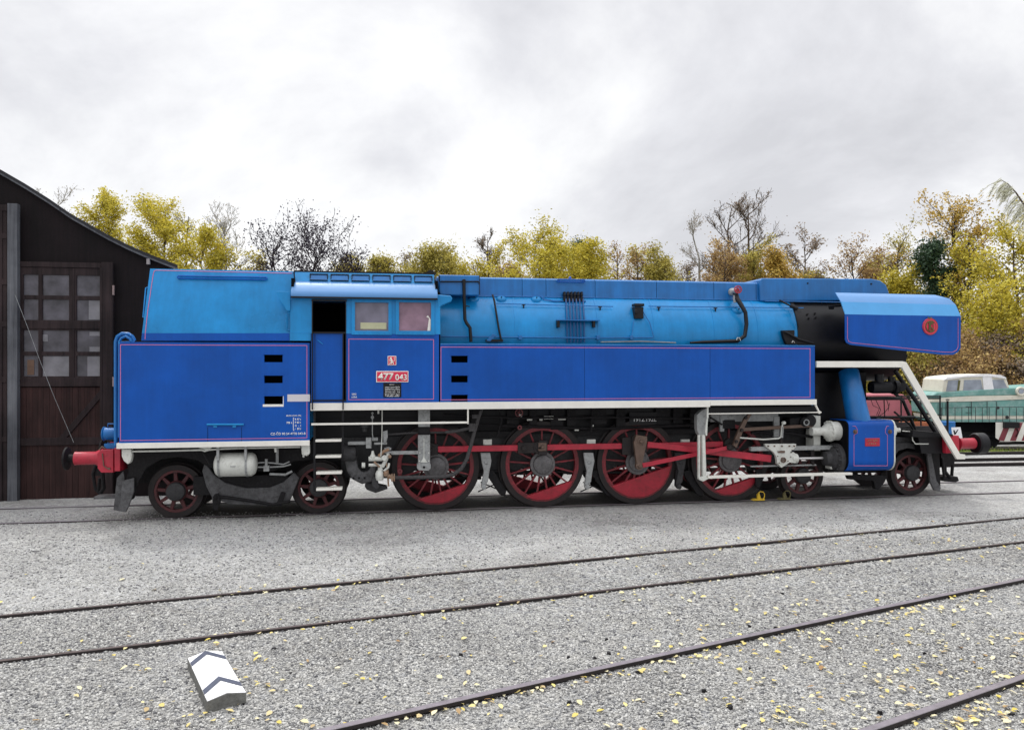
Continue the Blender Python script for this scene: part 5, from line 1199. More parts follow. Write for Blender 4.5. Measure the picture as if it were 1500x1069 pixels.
# loose stones: a few tens of thousands of small irregular pebbles near the camera
base = np.array([(-1,-1,-1),(1,-1,-1),(1,1,-1),(-1,1,-1),(-.7,-.7,1),(.7,-.7,1),(.7,.7,1),(-.7,.7,1)], float)
bf_ = np.array([(0,3,2,1),(4,5,6,7),(0,1,5,4),(1,2,6,5),(2,3,7,6),(3,0,4,7)])
def scatter_stones(n, y0, y1, smin, smax):
    y = y0 + (y1-y0)*(RNG.random(n) if y0 < 8 else 1-RNG.random(n)**.7); x = (RNG.random(n)*2-1)*(y1*750/F+.6); k = in_view(x,y); x, y = x[k], y[k]; n = len(x)
    s_ = smin + (smax-smin)*RNG.random(n)**2
    V = np.repeat(base[None], n, 0)*(1+.35*(RNG.random((n,8,3))-.5)*2)
    V = V*s_[:,None,None]*(.6+.8*RNG.random((n,1,3)))*np.array((1,1,.6))
    a = RNG.random(n)*2*pi; b = (RNG.random(n)-.5)*1.2; c = (RNG.random(n)-.5)*1.2
    ca, sa = np.cos(a), np.sin(a); cb, sb_ = np.cos(b), np.sin(b); cc, sc_ = np.cos(c), np.sin(c)
    X = V[...,0]; Y = V[...,1]; Zz = V[...,2]
    Y, Zz = Y*cb[:,None]-Zz*sb_[:,None], Y*sb_[:,None]+Zz*cb[:,None]; X, Zz = X*cc[:,None]+Zz*sc_[:,None], -X*sc_[:,None]+Zz*cc[:,None]
    X, Y = X*ca[:,None]-Y*sa[:,None], X*sa[:,None]+Y*ca[:,None]
    gz = gzv(x, y) + .008*np.sin(x*1.7+y*.9)*np.sin(y*1.3-x*.4)
    V = np.stack([X+x[:,None], Y+y[:,None], Zz+(gz+s_*.25)[:,None]], -1).reshape(-1,3)
    Fc = (bf_[None]+(np.arange(n)*8)[:,None,None]).reshape(-1,4); return V, Fc
V1_, F1_ = scatter_stones(120000, 5.0, 8.6, .0045, .0125); V2_, F2_ = scatter_stones(70000, 8.4, 14.6, .0055, .0135)
V3_ = np.concatenate([V1_, V2_]); F3_ = np.concatenate([F1_, F2_+len(V1_)])
st = np_mesh('loose_stones', V3_, F3_, M['stones']); tag(st, kind='stuff')

# a few dark lumps of coal and clinker
m = MB(); rs = random.Random(5)
for i in range(46):
    px_, py_ = rs.uniform(0,1500), rs.uniform(775,1060); g = G(px_, py_, -.048); r_ = rs.uniform(.010,.026)
    m.add([(g[0]+r_*rs.uniform(.6,1.3)*x_, g[1]+r_*rs.uniform(.6,1.3)*y_, g[2]+.006+r_*.7*(z_+.6)*rs.uniform(.7,1.1)) for x_,y_,z_ in base], [tuple(f) for f in bf_.tolist()])
tag(m.build('coal_lumps', M['grime'], None, smooth=False), kind='stuff')
# fallen leaves
def leaf_verts(n, x, y, z, size, tilt=.35, lift=.008):
    a = RNG.random(n)*2*pi; s_ = size*(.6+.8*RNG.random(n)); shape = np.array([(-1,0),(-.35,-.62),(.45,-.55),(1.1,0),(.45,.55),(-.35,.62)])
    P = np.repeat(shape[None], n, 0)*(1+.3*(RNG.random((n,6,2))-.5))*s_[:,None,None]
    ca, sa = np.cos(a)[:,None], np.sin(a)[:,None]; X = P[...,0]*ca-P[...,1]*sa; Y = P[...,0]*sa+P[...,1]*ca
    tx = (RNG.random(n)-.5)[:,None]*2*tilt; ty = (RNG.random(n)-.5)[:,None]*2*tilt
    Zz = X*tx+Y*ty + np.abs(P[...,1])*.35 + (s_*tilt*.6)[:,None] + lift
    V = np.stack([X+x[:,None], Y+y[:,None], Zz+z[:,None]], -1).reshape(-1,3); Fc = (np.arange(6)[None]+(np.arange(n)*6)[:,None]); return V, Fc
pts = []
def put(n, x0, x1, y0, y1, k=1.0):          # picture region -> ground
    px = x0+(x1-x0)*RNG.random(n)**k; py = y0+(y1-y0)*RNG.random(n)
    for a, b in zip(px, py): g = G(a, b, -.048); pts.append(g[:2])
put(420, 900, 1560, 870, 1090, .6); put(70, 1380, 1560, 1000, 1090); put(40, 1330, 1520, 1035, 1090); put(200, 300, 1500, 820, 1080); put(60, 0, 700, 900, 1080); put(90, 900, 1500, 775, 830); put(35, 180, 400, 960, 1060); put(14, 0, 700, 800, 900)
for i in range(130):                         # drifts along the rails
    q = random.random(); px = 560+900*q; py = 1048-(px-560)*.212+random.uniform(6,20); g = G(px,py,-.048); pts.append(g[:2])
for i in range(70):
    px = random.uniform(300,1500); py = 901-px*.096+random.choice((5,7,-3))+random.uniform(-2,4); g = G(px,py,-.048); pts.append(g[:2])
for i in range(60):
    px = random.uniform(300,1500); py = 967-px*.1163+random.uniform(4,12); g = G(px,py,-.048); pts.append(g[:2])
pts = np.array(pts); n = len(pts); V, Fc = leaf_verts(n, pts[:,0], pts[:,1], gzv(pts[:,0],pts[:,1])+.008, .025)
o = np_mesh('fallen_leaves', V, Fc, LM['fallen']); tag(o, kind='stuff')
# a strip of grass beyond the tracks
n = 9000; x = RNG.random(n)*30+5; y = 27.2+RNG.random(n)*1.6; k = RNG.random(n) < .9
z = np.array([ground_z(a,b) for a,b in zip(x,y)]); h = .05+.1*RNG.random(n); a = RNG.random(n)*2*pi; w = .02
V = np.stack([np.stack([x-w*np.cos(a), y-w*np.sin(a), z],-1), np.stack([x+w*np.cos(a), y+w*np.sin(a), z],-1), np.stack([x+.05*RNG.standard_normal(n), y+.05*RNG.standard_normal(n), z+h],-1)], 1).reshape(-1,3)
o = np_mesh('grass_strip', V, np.arange(n*3).reshape(-1,3), LM['grass']); tag(o, kind='stuff')

# ================================================================== FOULING-POINT BLOCK
g0 = G(303,1048,-.065); g1 = G(361,1034,-.065)
blk = empty('track_marker', (0,0,0), 0, 'low white painted concrete marker with two dark chevron stripes lying on the gravel', 'marker block')
p0 = np.array(g0[:2]); wv = np.array(g1[:2])-p0; W_ = np.linalg.norm(wv); wv /= W_; 
q0 = np.array(G(275,968,.055)[:2]); t0 = np.array(G(304,1033,.055)[:2]); lv_ = q0-t0; LN = np.linalg.norm(lv_); lv_ /= LN
blk.location = (p0[0], p0[1], -.065)
def BP(s_, t_, z): q = wv*s_+lv_*t_; return (q[0], q[1], z)
He, Hr = .115, .145
def slab(t0_, t1_, dz, inset=0): 
    vs = []
    for t_ in (t0_, t1_):
        for s_, z in ((0-inset,He+dz),(W_/2,Hr+dz),(W_+inset,He+dz)): vs.append(BP(s_, t_, z))
    return vs
m = MB(); vs = []
for t_ in (0, LN):
    for s_, z in ((0,-.05),(W_,-.05),(W_,He),(W_/2,Hr),(0,He)): vs.append(BP(s_,t_,z))
m.add(vs, [(0,1,2,3,4),(9,8,7,6,5)]+[(i,(i+1)%5,(i+1)%5+5,i+5) for i in range(5)]); m.build('concrete_block', M['conc'], blk, bevel=.008)
m = MB(); vs = []
for t_ in (.004, LN-.004):
    for s_, z in ((.004,He+.001),(W_/2,Hr+.004),(W_-.004,He+.001),(W_-.004,He-.006),(W_/2,Hr-.004),(.004,He-.006)): vs.append(BP(s_,t_,z))
m.add(vs, [(0,1,2,3,4,5),(11,10,9,8,7,6)]+[(i,(i+1)%6,(i+1)%6+6,i+6) for i in range(6)]); wp = m.build('white_top', M['bwhite'], blk, smooth=False)
for (ta, tb) in ((.13,.225),(.775,.87)):
    ta *= LN; tb *= LN; m = MB(); sk = .13*LN
    vs = [BP(.004,ta-.0,He+.005),BP(W_/2,ta+sk,Hr+.008),BP(W_-.004,ta+.0,He+.005),BP(W_-.004,tb,He+.005),BP(W_/2,tb+sk,Hr+.008),BP(.004,tb,He+.005)]
    m.add(vs, [(0,1,4,5),(1,2,3,4)]); m.build('chevron_stripe', M['stripe'], blk, smooth=False)

# ================================================================== WHEEL CHOCKS under the locomotive
def chock(px, py, mat, label):
    t = empty('rail_skid', (*LF.W(U(px,-.8), -.80), 0), TH, label, 'rail skid')
    m = MB(); m.prism([(-.15,.0),(.17,.0),(.17,.035),(-.08,.035)], -.05, .12); m.build('sole', M[mat], t, bevel=.004)
    m = MB(); m.prism([(-.02,.036),(.08,.036),(.03,.20),(-.02,.15)], -.03, .03); m.build('stop', M[mat], t, bevel=.004)
    m = MB(); m.tube([(.0,-.03,.19),(.05,-.03,.225),(.13,-.03,.215),(.17,-.03,.16),(.165,-.03,.09),(.14,-.03,.036)], .013, 8); m.build('handle', M[mat], t)
    return t
_ck = chock
def chock(*q): t = _ck(*q); t.scale = (.8,.8,.8); return t
chock(1110, 735, 'yellow', 'bright yellow rail skid jammed under the fourth big red wheel')
chock(1148, 731, 'olive', 'grimy olive rail skid on the rail between big and small wheels')

# ================================================================== SHED
SF = Frame(*LF.W(-8.0, 1.95), TH, -.065); vS = 0.0
shed = empty('engine_shed', (SF.o[0], SF.o[1], SF.o[2]), TH, 'dark brown timber engine shed with tall glazed doors behind the rear of the locomotive', 'engine shed')
edge = [(-420,-10),(-200,130),(0,252),(40,275),(75,297),(107,319),(135,335),(160,349),(188,363),(213,374),(238,384),(262,393)]
E = [SF.L(x,y,vS) for x,y in edge]; uR = SF.U(246, vS)
face = [e for e in E if e[0] < uR-.02]; e1 = SF.L(246,388,vS)
m = MB(); m.prism([(E[0][0],-.1)] + face + [e1, (uR,-.1)], vS, vS+.12); m.build('wall', M['shed'], shed)
m = MB(); q = [(uR-.12,vS+.125),(uR,vS+.125),(uR-.64*8.8,vS+8.9),(uR-.12-.64*8.8,vS+8.9)]; m.add([(x,y,-.1) for x,y in q]+[(x,y,e1[1]-.12) for x,y in q], [(0,1,2,3),(4,7,6,5)]+[(i,(i+1)%4,(i+1)%4+4,i+4) for i in range(4)]); m.build('wall', M['shed'], shed)
m = MB()
u = E[0][0]+.1
while False:                                 # cover strips on the boarding
    top = np.interp(u, [e[0] for e in E], [e[1] for e in E])-.05; m.box(u, u+.035, vS-.018, vS-.001, 0, top); u += .23
m = MB(); o1 = -.10; n = len(E); vs = []
for v in (o1, 9.0):
    sk_ = -.64*(v-o1)      # the shed is wedge-shaped, its roof narrows away from the track
    for e in E: vs.append((e[0]+sk_, v, e[1]))
    for e in E[::-1]: vs.append((e[0]+sk_, v, e[1]+.06))
k = 2*n; m.add(vs, [tuple(range(k)), tuple(range(2*k-1,k-1,-1))] + [(i,(i+1)%k,(i+1)%k+k,i+k) for i in range(k)])
ro = m.build('roof', paint('grey_roofing_felt', (.02,.02,.024,1), .9, .2, 3, bump=.01), shed, ang=20)
m = MB()
m.prism([(a[0],a[1]-.045) for a in E]+[(a[0],a[1]-.003) for a in E[::-1]], o1+.01, o1+.05)
m.build('barge_board', M['greywood'], ro)
# big glazed leaf
def PB(m, x0,y0,x1,y1,v,th): m.pbox(x0,y0,x1,y1,v,th,SF)
vd = vS-.10
gx = [(24,30),(34,56),(62,101),(112,147)]; gy = [(403,433),(439,469),(484,515),(521,551)]
holes = []
for a,b in gx[1:]:
    for c_,d in gy: holes.append((SF.U(a,vd),SF.U(b,vd),SF.Z(90,d,vd),SF.Z(90,c_,vd)))
for c_,d in gy: holes.append((SF.U(-22,vd)*0+SF.U(25,vd),SF.U(29,vd),SF.Z(90,d,vd),SF.Z(90,c_,vd)))
m = MB(); m.grid([SF.U(22,vd), SF.U(148,vd)], [SF.Z(90,566,vd), SF.Z(90,392,vd)], holes, vd, vd+.05)
door = empty('shed_door', (0,0,0)); door.parent = shed
wf = m.build('window_frame', M['shedframe'], door, bevel=.004)
panes_pale = {(3,1),(3,3),(2,3),(3,2)}
for i,(a,b) in enumerate(gx):
    if i == 0: continue
    for j,(c_,d) in enumerate(gy):
        m = MB(); PB(m, a-1, c_-1, b+1, d+1, vd+.03, .006); m.build('window_pane', M['shedglass'], wf)
for (x0,y0,x1,y1) in ((130,440,147,468),(131,486,147,492),(128,522,147,551),(131,508,147,515),(62,522,101,551),(62,490,70,500)):
    m = MB(); PB(m, x0,y0,x1,y1, vd+.024, .004); m.build('replaced_glass', M['paleglass'], wf)
m = MB(); PB(m, 40,527,50,549, vd+.02, .004); m.build('replaced_glass', paint('tan_board', (.13,.075,.05,1), .8, .2, 9, bump=0), wf)
m = MB(); PB(m, 148,384,165,745, vd-.02,.10); PB(m, 22,384,147.5,391.5, vd-.02,.09); PB(m, 22,470,147.5,481.5, vd-.015,.05); PB(m, 22,553,147.5,566, vd-.015,.05); PB(m, 106,393,109,553,vd-.012,.05); PB(m,57.5,393,60,553,vd-.012,.05)
PB(m, 22,641,147.5,652, vd-.01,.08); m.px([(148,570),(148,582),(88,652),(78,650)], vd-.008, .06, SF); PB(m,146,392,149.5,745,vd-.03,.03)
m.build('door_stiles', M['shedframe'], door, bevel=.006)
m = MB()
for i in range(15):
    x0 = 22+8.45*i; PB(m, x0, 567, x0+8.1, 745, vd+.015+.003*(i%3), .03)
m.build('door_boards', wood('red_brown_boards', (.012,.006,.006,1), (.055,.026,.024,1)), door)
m = MB(); PB(m,164.5,418,167,432,vd-.06,.04); PB(m,164.5,552,167,566,vd-.06,.04); m.build('hinge', paint('pale_hinge', (.25,.18,.17,1), .6, .2, 9, bump=0), door)
# the next leaf with its grey post, at the picture's left edge
vd2 = vS-.24
door2 = empty('shed_door', (0,0,0)); door2.parent = shed
m = MB(); PB(m, 10.5,298,25,745, vd2,.14); m.build('door_post', M['greywood'], door2, bevel=.006)
m = MB(); PB(m, -120,298,10,307, vd2+.01,.1); PB(m, -2,307,3,745, vd2+.012,.09); 
for yy in (340,408,470,552,640): PB(m, -120,yy,10,yy+8,vd2+.014,.08)
PB(m,-60,307,-52,745,vd2+.012,.09); PB(m, 3,307,10,745,vd2+.03,.05); m.build('door_stiles', M['shedframe'], door2, bevel=.004)
m = MB(); PB(m,-120,307,10,560,vd2+.07,.006); m.build('window_pane', M['shedglass'], door2)
m = MB(); PB(m,-120,560,10,745,vd2+.07,.03); m.build('door_boards', M['shedframe'], door2)
m = MB(); PB(m,214.5,379,219,387,vS-.09,.08); m.build('eaves_bracket', paint('pale_bracket', (.30,.27,.27,1), .8, .2, 9, bump=0), shed)
cb = MB(); cb.ptube([(22,432),(40,478),(60,532),(80,583),(108,648)], vS-.3, .0045, 5, SF); cb.build('slack_cable', M['grey'], shed)

# ================================================================== GREEN DIESEL SHUNTER, far right
DF = Frame(*( (1455-750)/F*30.0, 30.0 ), radians(-6), 0); DF.o = (DF.o[0], DF.o[1], ground_z(DF.o[0], DF.o[1]))
DF.L = (lambda f: (lambda x,y,v: f(x,y,v)))(DF.L)
D = empty('diesel_shunter', DF.o, DF.th, 'weathered teal and cream diesel shunting locomotive with striped buffer plate at the right', 'diesel locomotive')
def DB(m,x0,y0,x1,y1,v,th): m.pbox(x0,y0,x1,y1,v,th,DF)
m = MB(); m.px([(1366,579),(1372,575),(1385,574),(1500,567),(1610,560),(1625,566),(1625,578),(1500,578.5),(1420,580),(1385,582),(1366,584)], -1.0, 2.0, DF); m.build('hood', M['teal'], D, bevel=.03)
m = MB(); m.px([(1366,589),(1422,588),(1500,585),(1625,583),(1625,609),(1500,609),(1385,609),(1367,606)], -1.0, 2.0, DF); m.build('body_side', M['teal'], D, bevel=.02)
m = MB(); m.px([(1365.5,584),(1385,582.1),(1420,580.1),(1500,578.6),(1625,578.2),(1625,582.8),(1500,584.8),(1422,587.8),(1365.5,588.8)], -1.02, 2.04, DF); m.px([(1370,609.2),(1500,609.2),(1625,609.2),(1625,613.5),(1500,613.5),(1372,614)], -1.02, 2.04, DF); m.build('cream_band', M['cream'], D)
m = MB(); m.px([(1372,614.2),(1625,613.8),(1625,618),(1373,618)], -1.04, 2.08, DF); m.build('lower_sill', M['teal'], D)
# cab with windows
m = MB()
cabp = [(1380.5,574.5),(1383,556),(1388,552.5),(1410,550),(1438,548.2),(1452,548),(1466,549.3),(1474,553),(1479,568)]
hs = [[(1386,573),(1389,557.5),(1405,556),(1402,572)],[(1411,572),(1412.5,556.5),(1437,556),(1440,571)],[(1454,570),(1452,556),(1470,556),(1476,568.5)]]
m.px(cabp, -.95, 1.9, DF); dc = m.build('cab', M['cream'], D, bevel=.03)
for h in hs:
    m = MB(); m.px(h, -.965, .02, DF); m.build('cab_window', M['dieselglass'], dc)
m = MB(); m.px([(1404,557),(1407,557),(1405,572),(1402,572)], -.975, .02, DF); m.build('window_post', M['gold'], dc)
m = MB(); m.px([(1439,548.5),(1452,548),(1456,570),(1441,571)], -.985, .03, DF); m.px([(1383,556.5),(1388,552.3),(1438,548),(1466,549.1),(1474,553),(1474,555),(1450,551.5),(1412,552.5),(1390,556)], -1.0, .1, DF); m.build('cab_pillar', M['bwhite'], dc, bevel=.006)
m = MB(); m.lathe([(.17,0),(.17,-.10),(.14,-.12),(.10,-.08),(0,-.07)], (DF.U(1495,-1.05),-1.0,DF.Z(1495,573,-1.05)), 'v', 24); hl = m.build('headlight', M['cream'], D)
m = MB(); m.cyl((DF.U(1495,-1.05),-1.09,DF.Z(1495,573,-1.05)), .09,-.01,.01,'v',20); m.build('lens', M['dieselglass'], hl)
m = MB()
for xx in (1423,1446,1460): m.pbox(xx,588,xx+.5,618,-1.025,.02,DF)
for xx in (1374,1380,1385): m.pbox(xx,590,xx+.5,608,-1.012,.02,DF)
for yy in (595.5,604): m.pbox(1415,yy,1423,yy+.6,-1.012,.02,DF)
m.lathe([(.06,0),(.06,-.03),(.03,-.035)], (DF.U(1475,-1.02),-1.02,DF.Z(1475,611,-1.02)), 'v', 14); m.lathe([(.05,0),(.05,-.03),(.03,-.035)], (DF.U(1462,-1.01),-1.0,DF.Z(1462,597,-1.01)), 'v', 14); m.build('door_seams', M['dgrey'], D)
m = MB()
for xx in range(1379,1500,10): m.ptube([(xx,597),(xx,618)], -1.35, .011, 5, DF)
m.ptube([(1379,597),(1500,596)], -1.35, .011, 5, DF); m.build('handrail', M['dgrey'], D)
m = MB(); m.px([(1373,618),(1630,617),(1630,632),(1378,632)], -.9, 1.8, DF); m.px([(1408,632),(1458,632),(1458,650),(1414,650)], -.6, 1.2, DF); m.px([(1500,632),(1620,632),(1620,650),(1500,650)], -.6, 1.2, DF); m.pbox(1456,641,1462,643,-1.2,.3,DF); m.build('underframe', M['matblack'], D)
for xx in (1417, 1446, 1530, 1570):
    w = MB(); c_ = (DF.U(xx,-.78),-.75,.42); w.lathe([(0,-.05),(.12,-.06),(.14,-.02),(.36,-.02),(.38,-.05),(.44,-.05),(.44,.08),(.47,.09),(.47,.12),(0,.12)], c_, 'v', 32); w.build('wheel', M['grime'], D)
m = MB(); pl_ = [(1459,618.5),(1458.5,641),(1466,646),(1500,646.5),(1545,646),(1552,640),(1552,618)]; m.px(pl_, -1.30, .03, DF); bp_ = m.build('buffer_plate', M['white'], D)
m = MB()
for i in range(5):
    x0 = 1464+17*i; q = [(x0+9,618.7),(x0+17.5,618.7),(x0+7,646-.3),(x0-2.5+1,645.2 if i else 644.5)]
    m.px(q, -1.306, .004, DF)
m.build('warning_stripes', M['maroon'], bp_)
m = MB(); m.pbox(1472,618.5,1494,627,-1.45,.3,DF); m.ptube([(1490,628),(1492,633),(1488,640)], -1.33, .02, 6, DF); m.build('coupling_box', M['black'], D, bevel=.02)

# red wagon, sign, barrel, crate, pipe fence behind the front of the locomotive
RW = Frame((1300-750)/F*33, 33, radians(0)); RW.o = (RW.o[0], RW.o[1], ground_z(RW.o[0], RW.o[1]))
rw = empty('hopper_wagon', RW.o, 0, 'faded red wagon with a sloping end seen between the locomotive front and the trees', 'wagon')
m = MB(); m.px([(1215,578),(1323,577.5),(1330,584),(1337,598),(1336,609),(1322,614),(1215,614)], -.9, 1.8, RW); m.build('wagon_body', M['pink'], rw, bevel=.03)
m = MB(); m.pbox(1215,614,1335,622,-.85,1.7,RW)
m.build('wagon_frame', M['grime'], rw)
m = MB(); 
for xx in (1240,1320): m.cyl((RW.U(xx,-.8),-.78,.35), .38,0,.12,'v',24)
m.build('wagon_wheel', M['grime'], rw)
SG = Frame((1403-750)/F*24, 24, 0); SG.o = (SG.o[0], SG.o[1], ground_z(SG.o[0], SG.o[1]))
sg = empty('yard_sign', SG.o, 0, 'small white board with a black tick mark beside the front buffer', 'sign')
m = MB(); m.px([(1394,626),(1407,625.5),(1410,641.5),(1396,642)], 0, .02, SG); m.build('sign_board', M['bwhite'], sg)
m = MB(); m.px([(1396.5,630),(1398.5,630),(1399.3,633.5),(1402.8,629),(1404,629.3),(1399.5,636.5),(1398,636.5)], -.006, .004, SG); m.build('sign_mark', M['matblack'], sg)
m = MB(); m.cyl((SG.U(1402,.05),.05,0), .025,0,.9,'z',8); m.build('sign_post', M['grime'], sg)
bl = empty('oil_drum', (*G(1387,640,-.2)[:2], 0), 0, 'blue metal drum standing behind the front buffer beam', 'drum')
d_ = 26.5; x_ = (1387-750)/F*d_; bl.location = (x_, d_, ground_z(x_, d_)); zt_ = CAMH+(HY-617)/F*d_-bl.location.z
m = MB(); m.lathe([(0,0),(.26,0),(.27,.02),(.255,.05),(.255,zt_*.33),(.27,zt_*.35),(.255,zt_*.37),(.255,zt_*.66),(.27,zt_*.68),(.255,zt_*.7),(.255,zt_-.04),(.27,zt_-.01),(.25,zt_),(.24,zt_-.02),(0,zt_-.02)], (0,0,0), 'z', 28); m.build('drum_body', M['mblue'], bl)
d_ = 27.5; x_ = (1340-750)/F*d_; cr = empty('crate', (x_, d_, ground_z(x_, d_)), 0, 'orange crate with white edges behind the front deck of the locomotive', 'crate'); zt_ = CAMH+(HY-618)/F*d_-cr.location.z
m = MB(); m.grid([-.42,.42],[.05,zt_],[(-.34,-.06,zt_-.32,zt_-.1),(.04,.36,zt_-.34,zt_-.08)], -.3,-.26); m.box(-.42,.42,.26,.3,.05,zt_); m.box(-.42,-.38,-.259,.259,.05,zt_); m.box(.38,.42,-.259,.259,.05,zt_); m.build('crate_sides', paint('orange_plastic', (.45,.14,.06,1), .5, .1, 5, dirt=.2), cr)
m = MB(); m.box(-.44,.44,-.32,-.301,zt_-.42,zt_-.36); m.box(-.44,.44,-.32,.32,0,.049); m.build('crate_rim', M['cream'], cr)
fd = 27.0; fn = empty('pipe_fence', ((1370-750)/F*fd, fd, 0), 0, 'low black pipe railing in front of the bushes left of the green locomotive', 'railing')
FF = Frame((1370-750)/F*fd, fd, 0)
m = MB()
for yy in (580.5, 583.5, 612): m.ptube([(1318,yy),(1378,yy)], 0, .03, 6, FF)
m.build('fence_rail', M['grime'], fn)
m = MB()
for xx in (1320,1349,1377): z0_ = ground_z(FF.W(FF.U(xx,0),0)[0], fd); m.cyl((FF.U(xx,0),0,0), .03, z0_, FF.Z(xx,579,0), 'z', 6)
m.build('fence_post', M['grime'], fn)

# ================================================================== TREES
def segs_mesh(segs, name, mat, parent):
    S_ = np.array(segs, float); a, b, ra, rb = S_[:,0:3], S_[:,3:6], S_[:,6], S_[:,7]; n = len(S_); d = b-a; d /= (np.linalg.norm(d,axis=1)[:,None]+1e-9)
    ref = np.where(np.abs(d[:,2:3]) < .9, np.array([[0,0,1.]]), np.array([[1.,0,0]])); x = np.cross(ref, d); x /= np.linalg.norm(x,axis=1)[:,None]; y = np.cross(d, x)
    k = 5; V = np.zeros((n, 2*k, 3))
    for i in range(k):
        an = 2*pi*i/k; o = x*cos(an)+y*sin(an); V[:,i] = a+o*ra[:,None]; V[:,i+k] = b+o*rb[:,None]
    Fq = np.array([(i,(i+1)%k,(i+1)%k+k,i+k) for i in range(k)]); Fc = (Fq[None]+(np.arange(n)*2*k)[:,None,None]).reshape(-1,4)
    return np_mesh(name, V.reshape(-1,3), Fc, mat, parent, True)
def leaves_mesh(P, size, name, mat, parent, aspect=.6, droop=None, tint=None):
    n = len(P); d = RNG.standard_normal((n,3)); d[:,2] *= .7
    if droop is not None: d = d*.25+np.array(droop)
    d /= np.linalg.norm(d,axis=1)[:,None]; r = RNG.standard_normal((n,3)); s_ = np.cross(d, r); s_ /= (np.linalg.norm(s_,axis=1)[:,None]+1e-9)
    sz = (size*(.55+.9*RNG.random(n)))[:,None]; a = d*sz; b = s_*sz*aspect
    V = np.stack([P-a, P-b, P+a, P+b], 1).reshape(-1,3); o = np_mesh(name, V, np.arange(n*4).reshape(-1,4), mat, parent)
    at = o.data.attributes.new('tint', 'FLOAT', 'FACE'); at.data.foreach_set('value', np.asarray(RNG.random(n) if tint is None else tint, np.float32)); return o
def grow(rs, H, W, cb, nlimb, depth, twigs, lean=0.0, upright=.5, r0=None):
    """trunk + recursive limbs inside a crown of height H, half-width W, crown base cb; returns segments and twig tips"""
    segs = []; tips = []
    r0 = r0 or H*.016
    N_ = 9; tr = [np.array((0,0,-.3))]
    for i in range(1, N_+1): tr.append(np.array((lean*H*(i/N_)**1.3+rs.uniform(-.12,.12)*W*.5, rs.uniform(-.1,.1)*W, H*.93*i/N_)))
    for i in range(N_): segs.append((*tr[i], *tr[i+1], r0*(1-.88*i/N_), r0*(1-.88*(i+1)/N_)))
    def branch(p, d, L_, r, lev):
        n = 4; q = p.copy(); dd = d/np.linalg.norm(d)
        for i in range(n):
            dd = dd + np.array((rs.uniform(-.3,.3), rs.uniform(-.3,.3), rs.uniform(-.08,.2)*upright*1.3)); dd /= np.linalg.norm(dd)
            q2 = q+dd*L_/n; segs.append((*q, *q2, r*(1-.8*i/n), r*(1-.8*(i+1)/n)))
            if lev < depth:
                for _ in range(twigs if i > 0 else 1):
                    nd = dd + np.array((rs.uniform(-1,1), rs.uniform(-1,1), rs.uniform(-.35,.8))); branch(q2, nd, L_*rs.uniform(.35,.6), r*.5*(1-.5*i/n), lev+1)
            else: tips.append(q2.copy())
            q = q2
        tips.append(q.copy())
    for k in range(nlimb):
        t = (k+rs.random())/nlimb; z = cb+(H*.90-cb)*t; i = min(N_-1, int(z/(H*.93)*N_)); f = z/(H*.93)*N_-i; p = tr[i]*(1-f)+tr[i+1]*f
        w = W*(.75+.6*min(t,.35)-.55*max(0, t-.35)**1.2)*rs.uniform(.65,1.25); an = rs.uniform(0, 2*pi)
        branch(p, np.array((cos(an), sin(an), upright*.6+.5*t)), w*1.05, r0*.42*(1-.6*t), 1)
    return segs, tips
def tree(x, ytop, wpx, dep, kind, label, leafn=5, lsize=.10, spread=.32, cb=.25, nl=14, depth=2, tw=2, lean=0, bark='bark', name='tree', cat='tree', group='trees behind the yard', upright=.5, seed=None):
    rs = random.Random(seed or int(x*31+ytop)); X = (x-750)/F*dep; gz = ground_z(X, dep); H = CAMH+(HY-ytop)/F*dep-gz; W = wpx/2/F*dep*(1.35 if leafn < 2.5 else 1.0)
    t = empty(name, (X, dep, gz), 0, label, cat, group)
    segs, tips = grow(rs, H, W, H*cb, nl, depth, tw, lean, upright)
    # keep the very thin twigs visible but slender
    k_ = 1.35 if leafn < 2.5 else 1.0; S2 = [(*s_[:6], max(s_[6], .011*k_), max(s_[7], .008*k_)) for s_ in segs]
    segs_mesh(S2, 'trunk', M[bark], t)
    if leafn > 0 and tips:
        T = np.array(tips); wt_ = RNG.random(len(T))**1.3+(.8 if kind == 'dark' else .12); wt_ /= wt_.sum(); n = int(len(T)*leafn)
        idx = RNG.choice(len(T), n, p=wt_); tn = RNG.random(len(T)); hz = T[:,2]/H
        P = T[idx]+RNG.standard_normal((n,3))*(spread*(.5+RNG.random(len(T))[idx]))[:,None]*np.array((1,1,.75))
        k = P[:,2] > H*cb*.5; leaves_mesh(P[k], lsize, 'crown', LM[kind], t, tint=tn[idx][k])
    return t
dense = dict(leafn=24, lsize=.068, spread=.27, nl=30, depth=2, tw=2, upright=.45)
mid = dict(leafn=12, lsize=.062, spread=.20, nl=26, depth=2, tw=2, upright=.7)
sparse = dict(leafn=3, lsize=.075, spread=.16, nl=20, depth=2, tw=3, upright=.9)
bare = dict(leafn=.3, lsize=.05, spread=.2, nl=26, depth=3, tw=2, upright=.75)
tree(72, 276, 60, 62, 'grey', 'faint bare tree just above the shed roof', bark='palebark', **bare)
tree(158, 279, 84, 50, 'yellow', 'slender yellow-green tree rising behind the shed roof', **{**mid, 'leafn':20, 'nl':32, 'upright':.9})
tree(240, 294, 92, 48, 'yellow', 'round bright yellow tree right of the shed roof', **dense)
tree(296, 340, 110, 46, 'yellow', 'low yellow bushy tree behind the bunker', **{**dense, 'cb':.1})
tree(275, 298, 70, 58, 'olive', 'sparse olive tree behind the bright yellow one', **{**mid,'leafn':4})
tree(330, 308, 60, 60, 'grey', 'pale leafless tree left of the dark tree', bark='palebark', **bare)
dk = dict(leafn=1.8, lsize=.062, spread=.30, nl=24, depth=3, tw=1, upright=1.0, bark='darkbark')
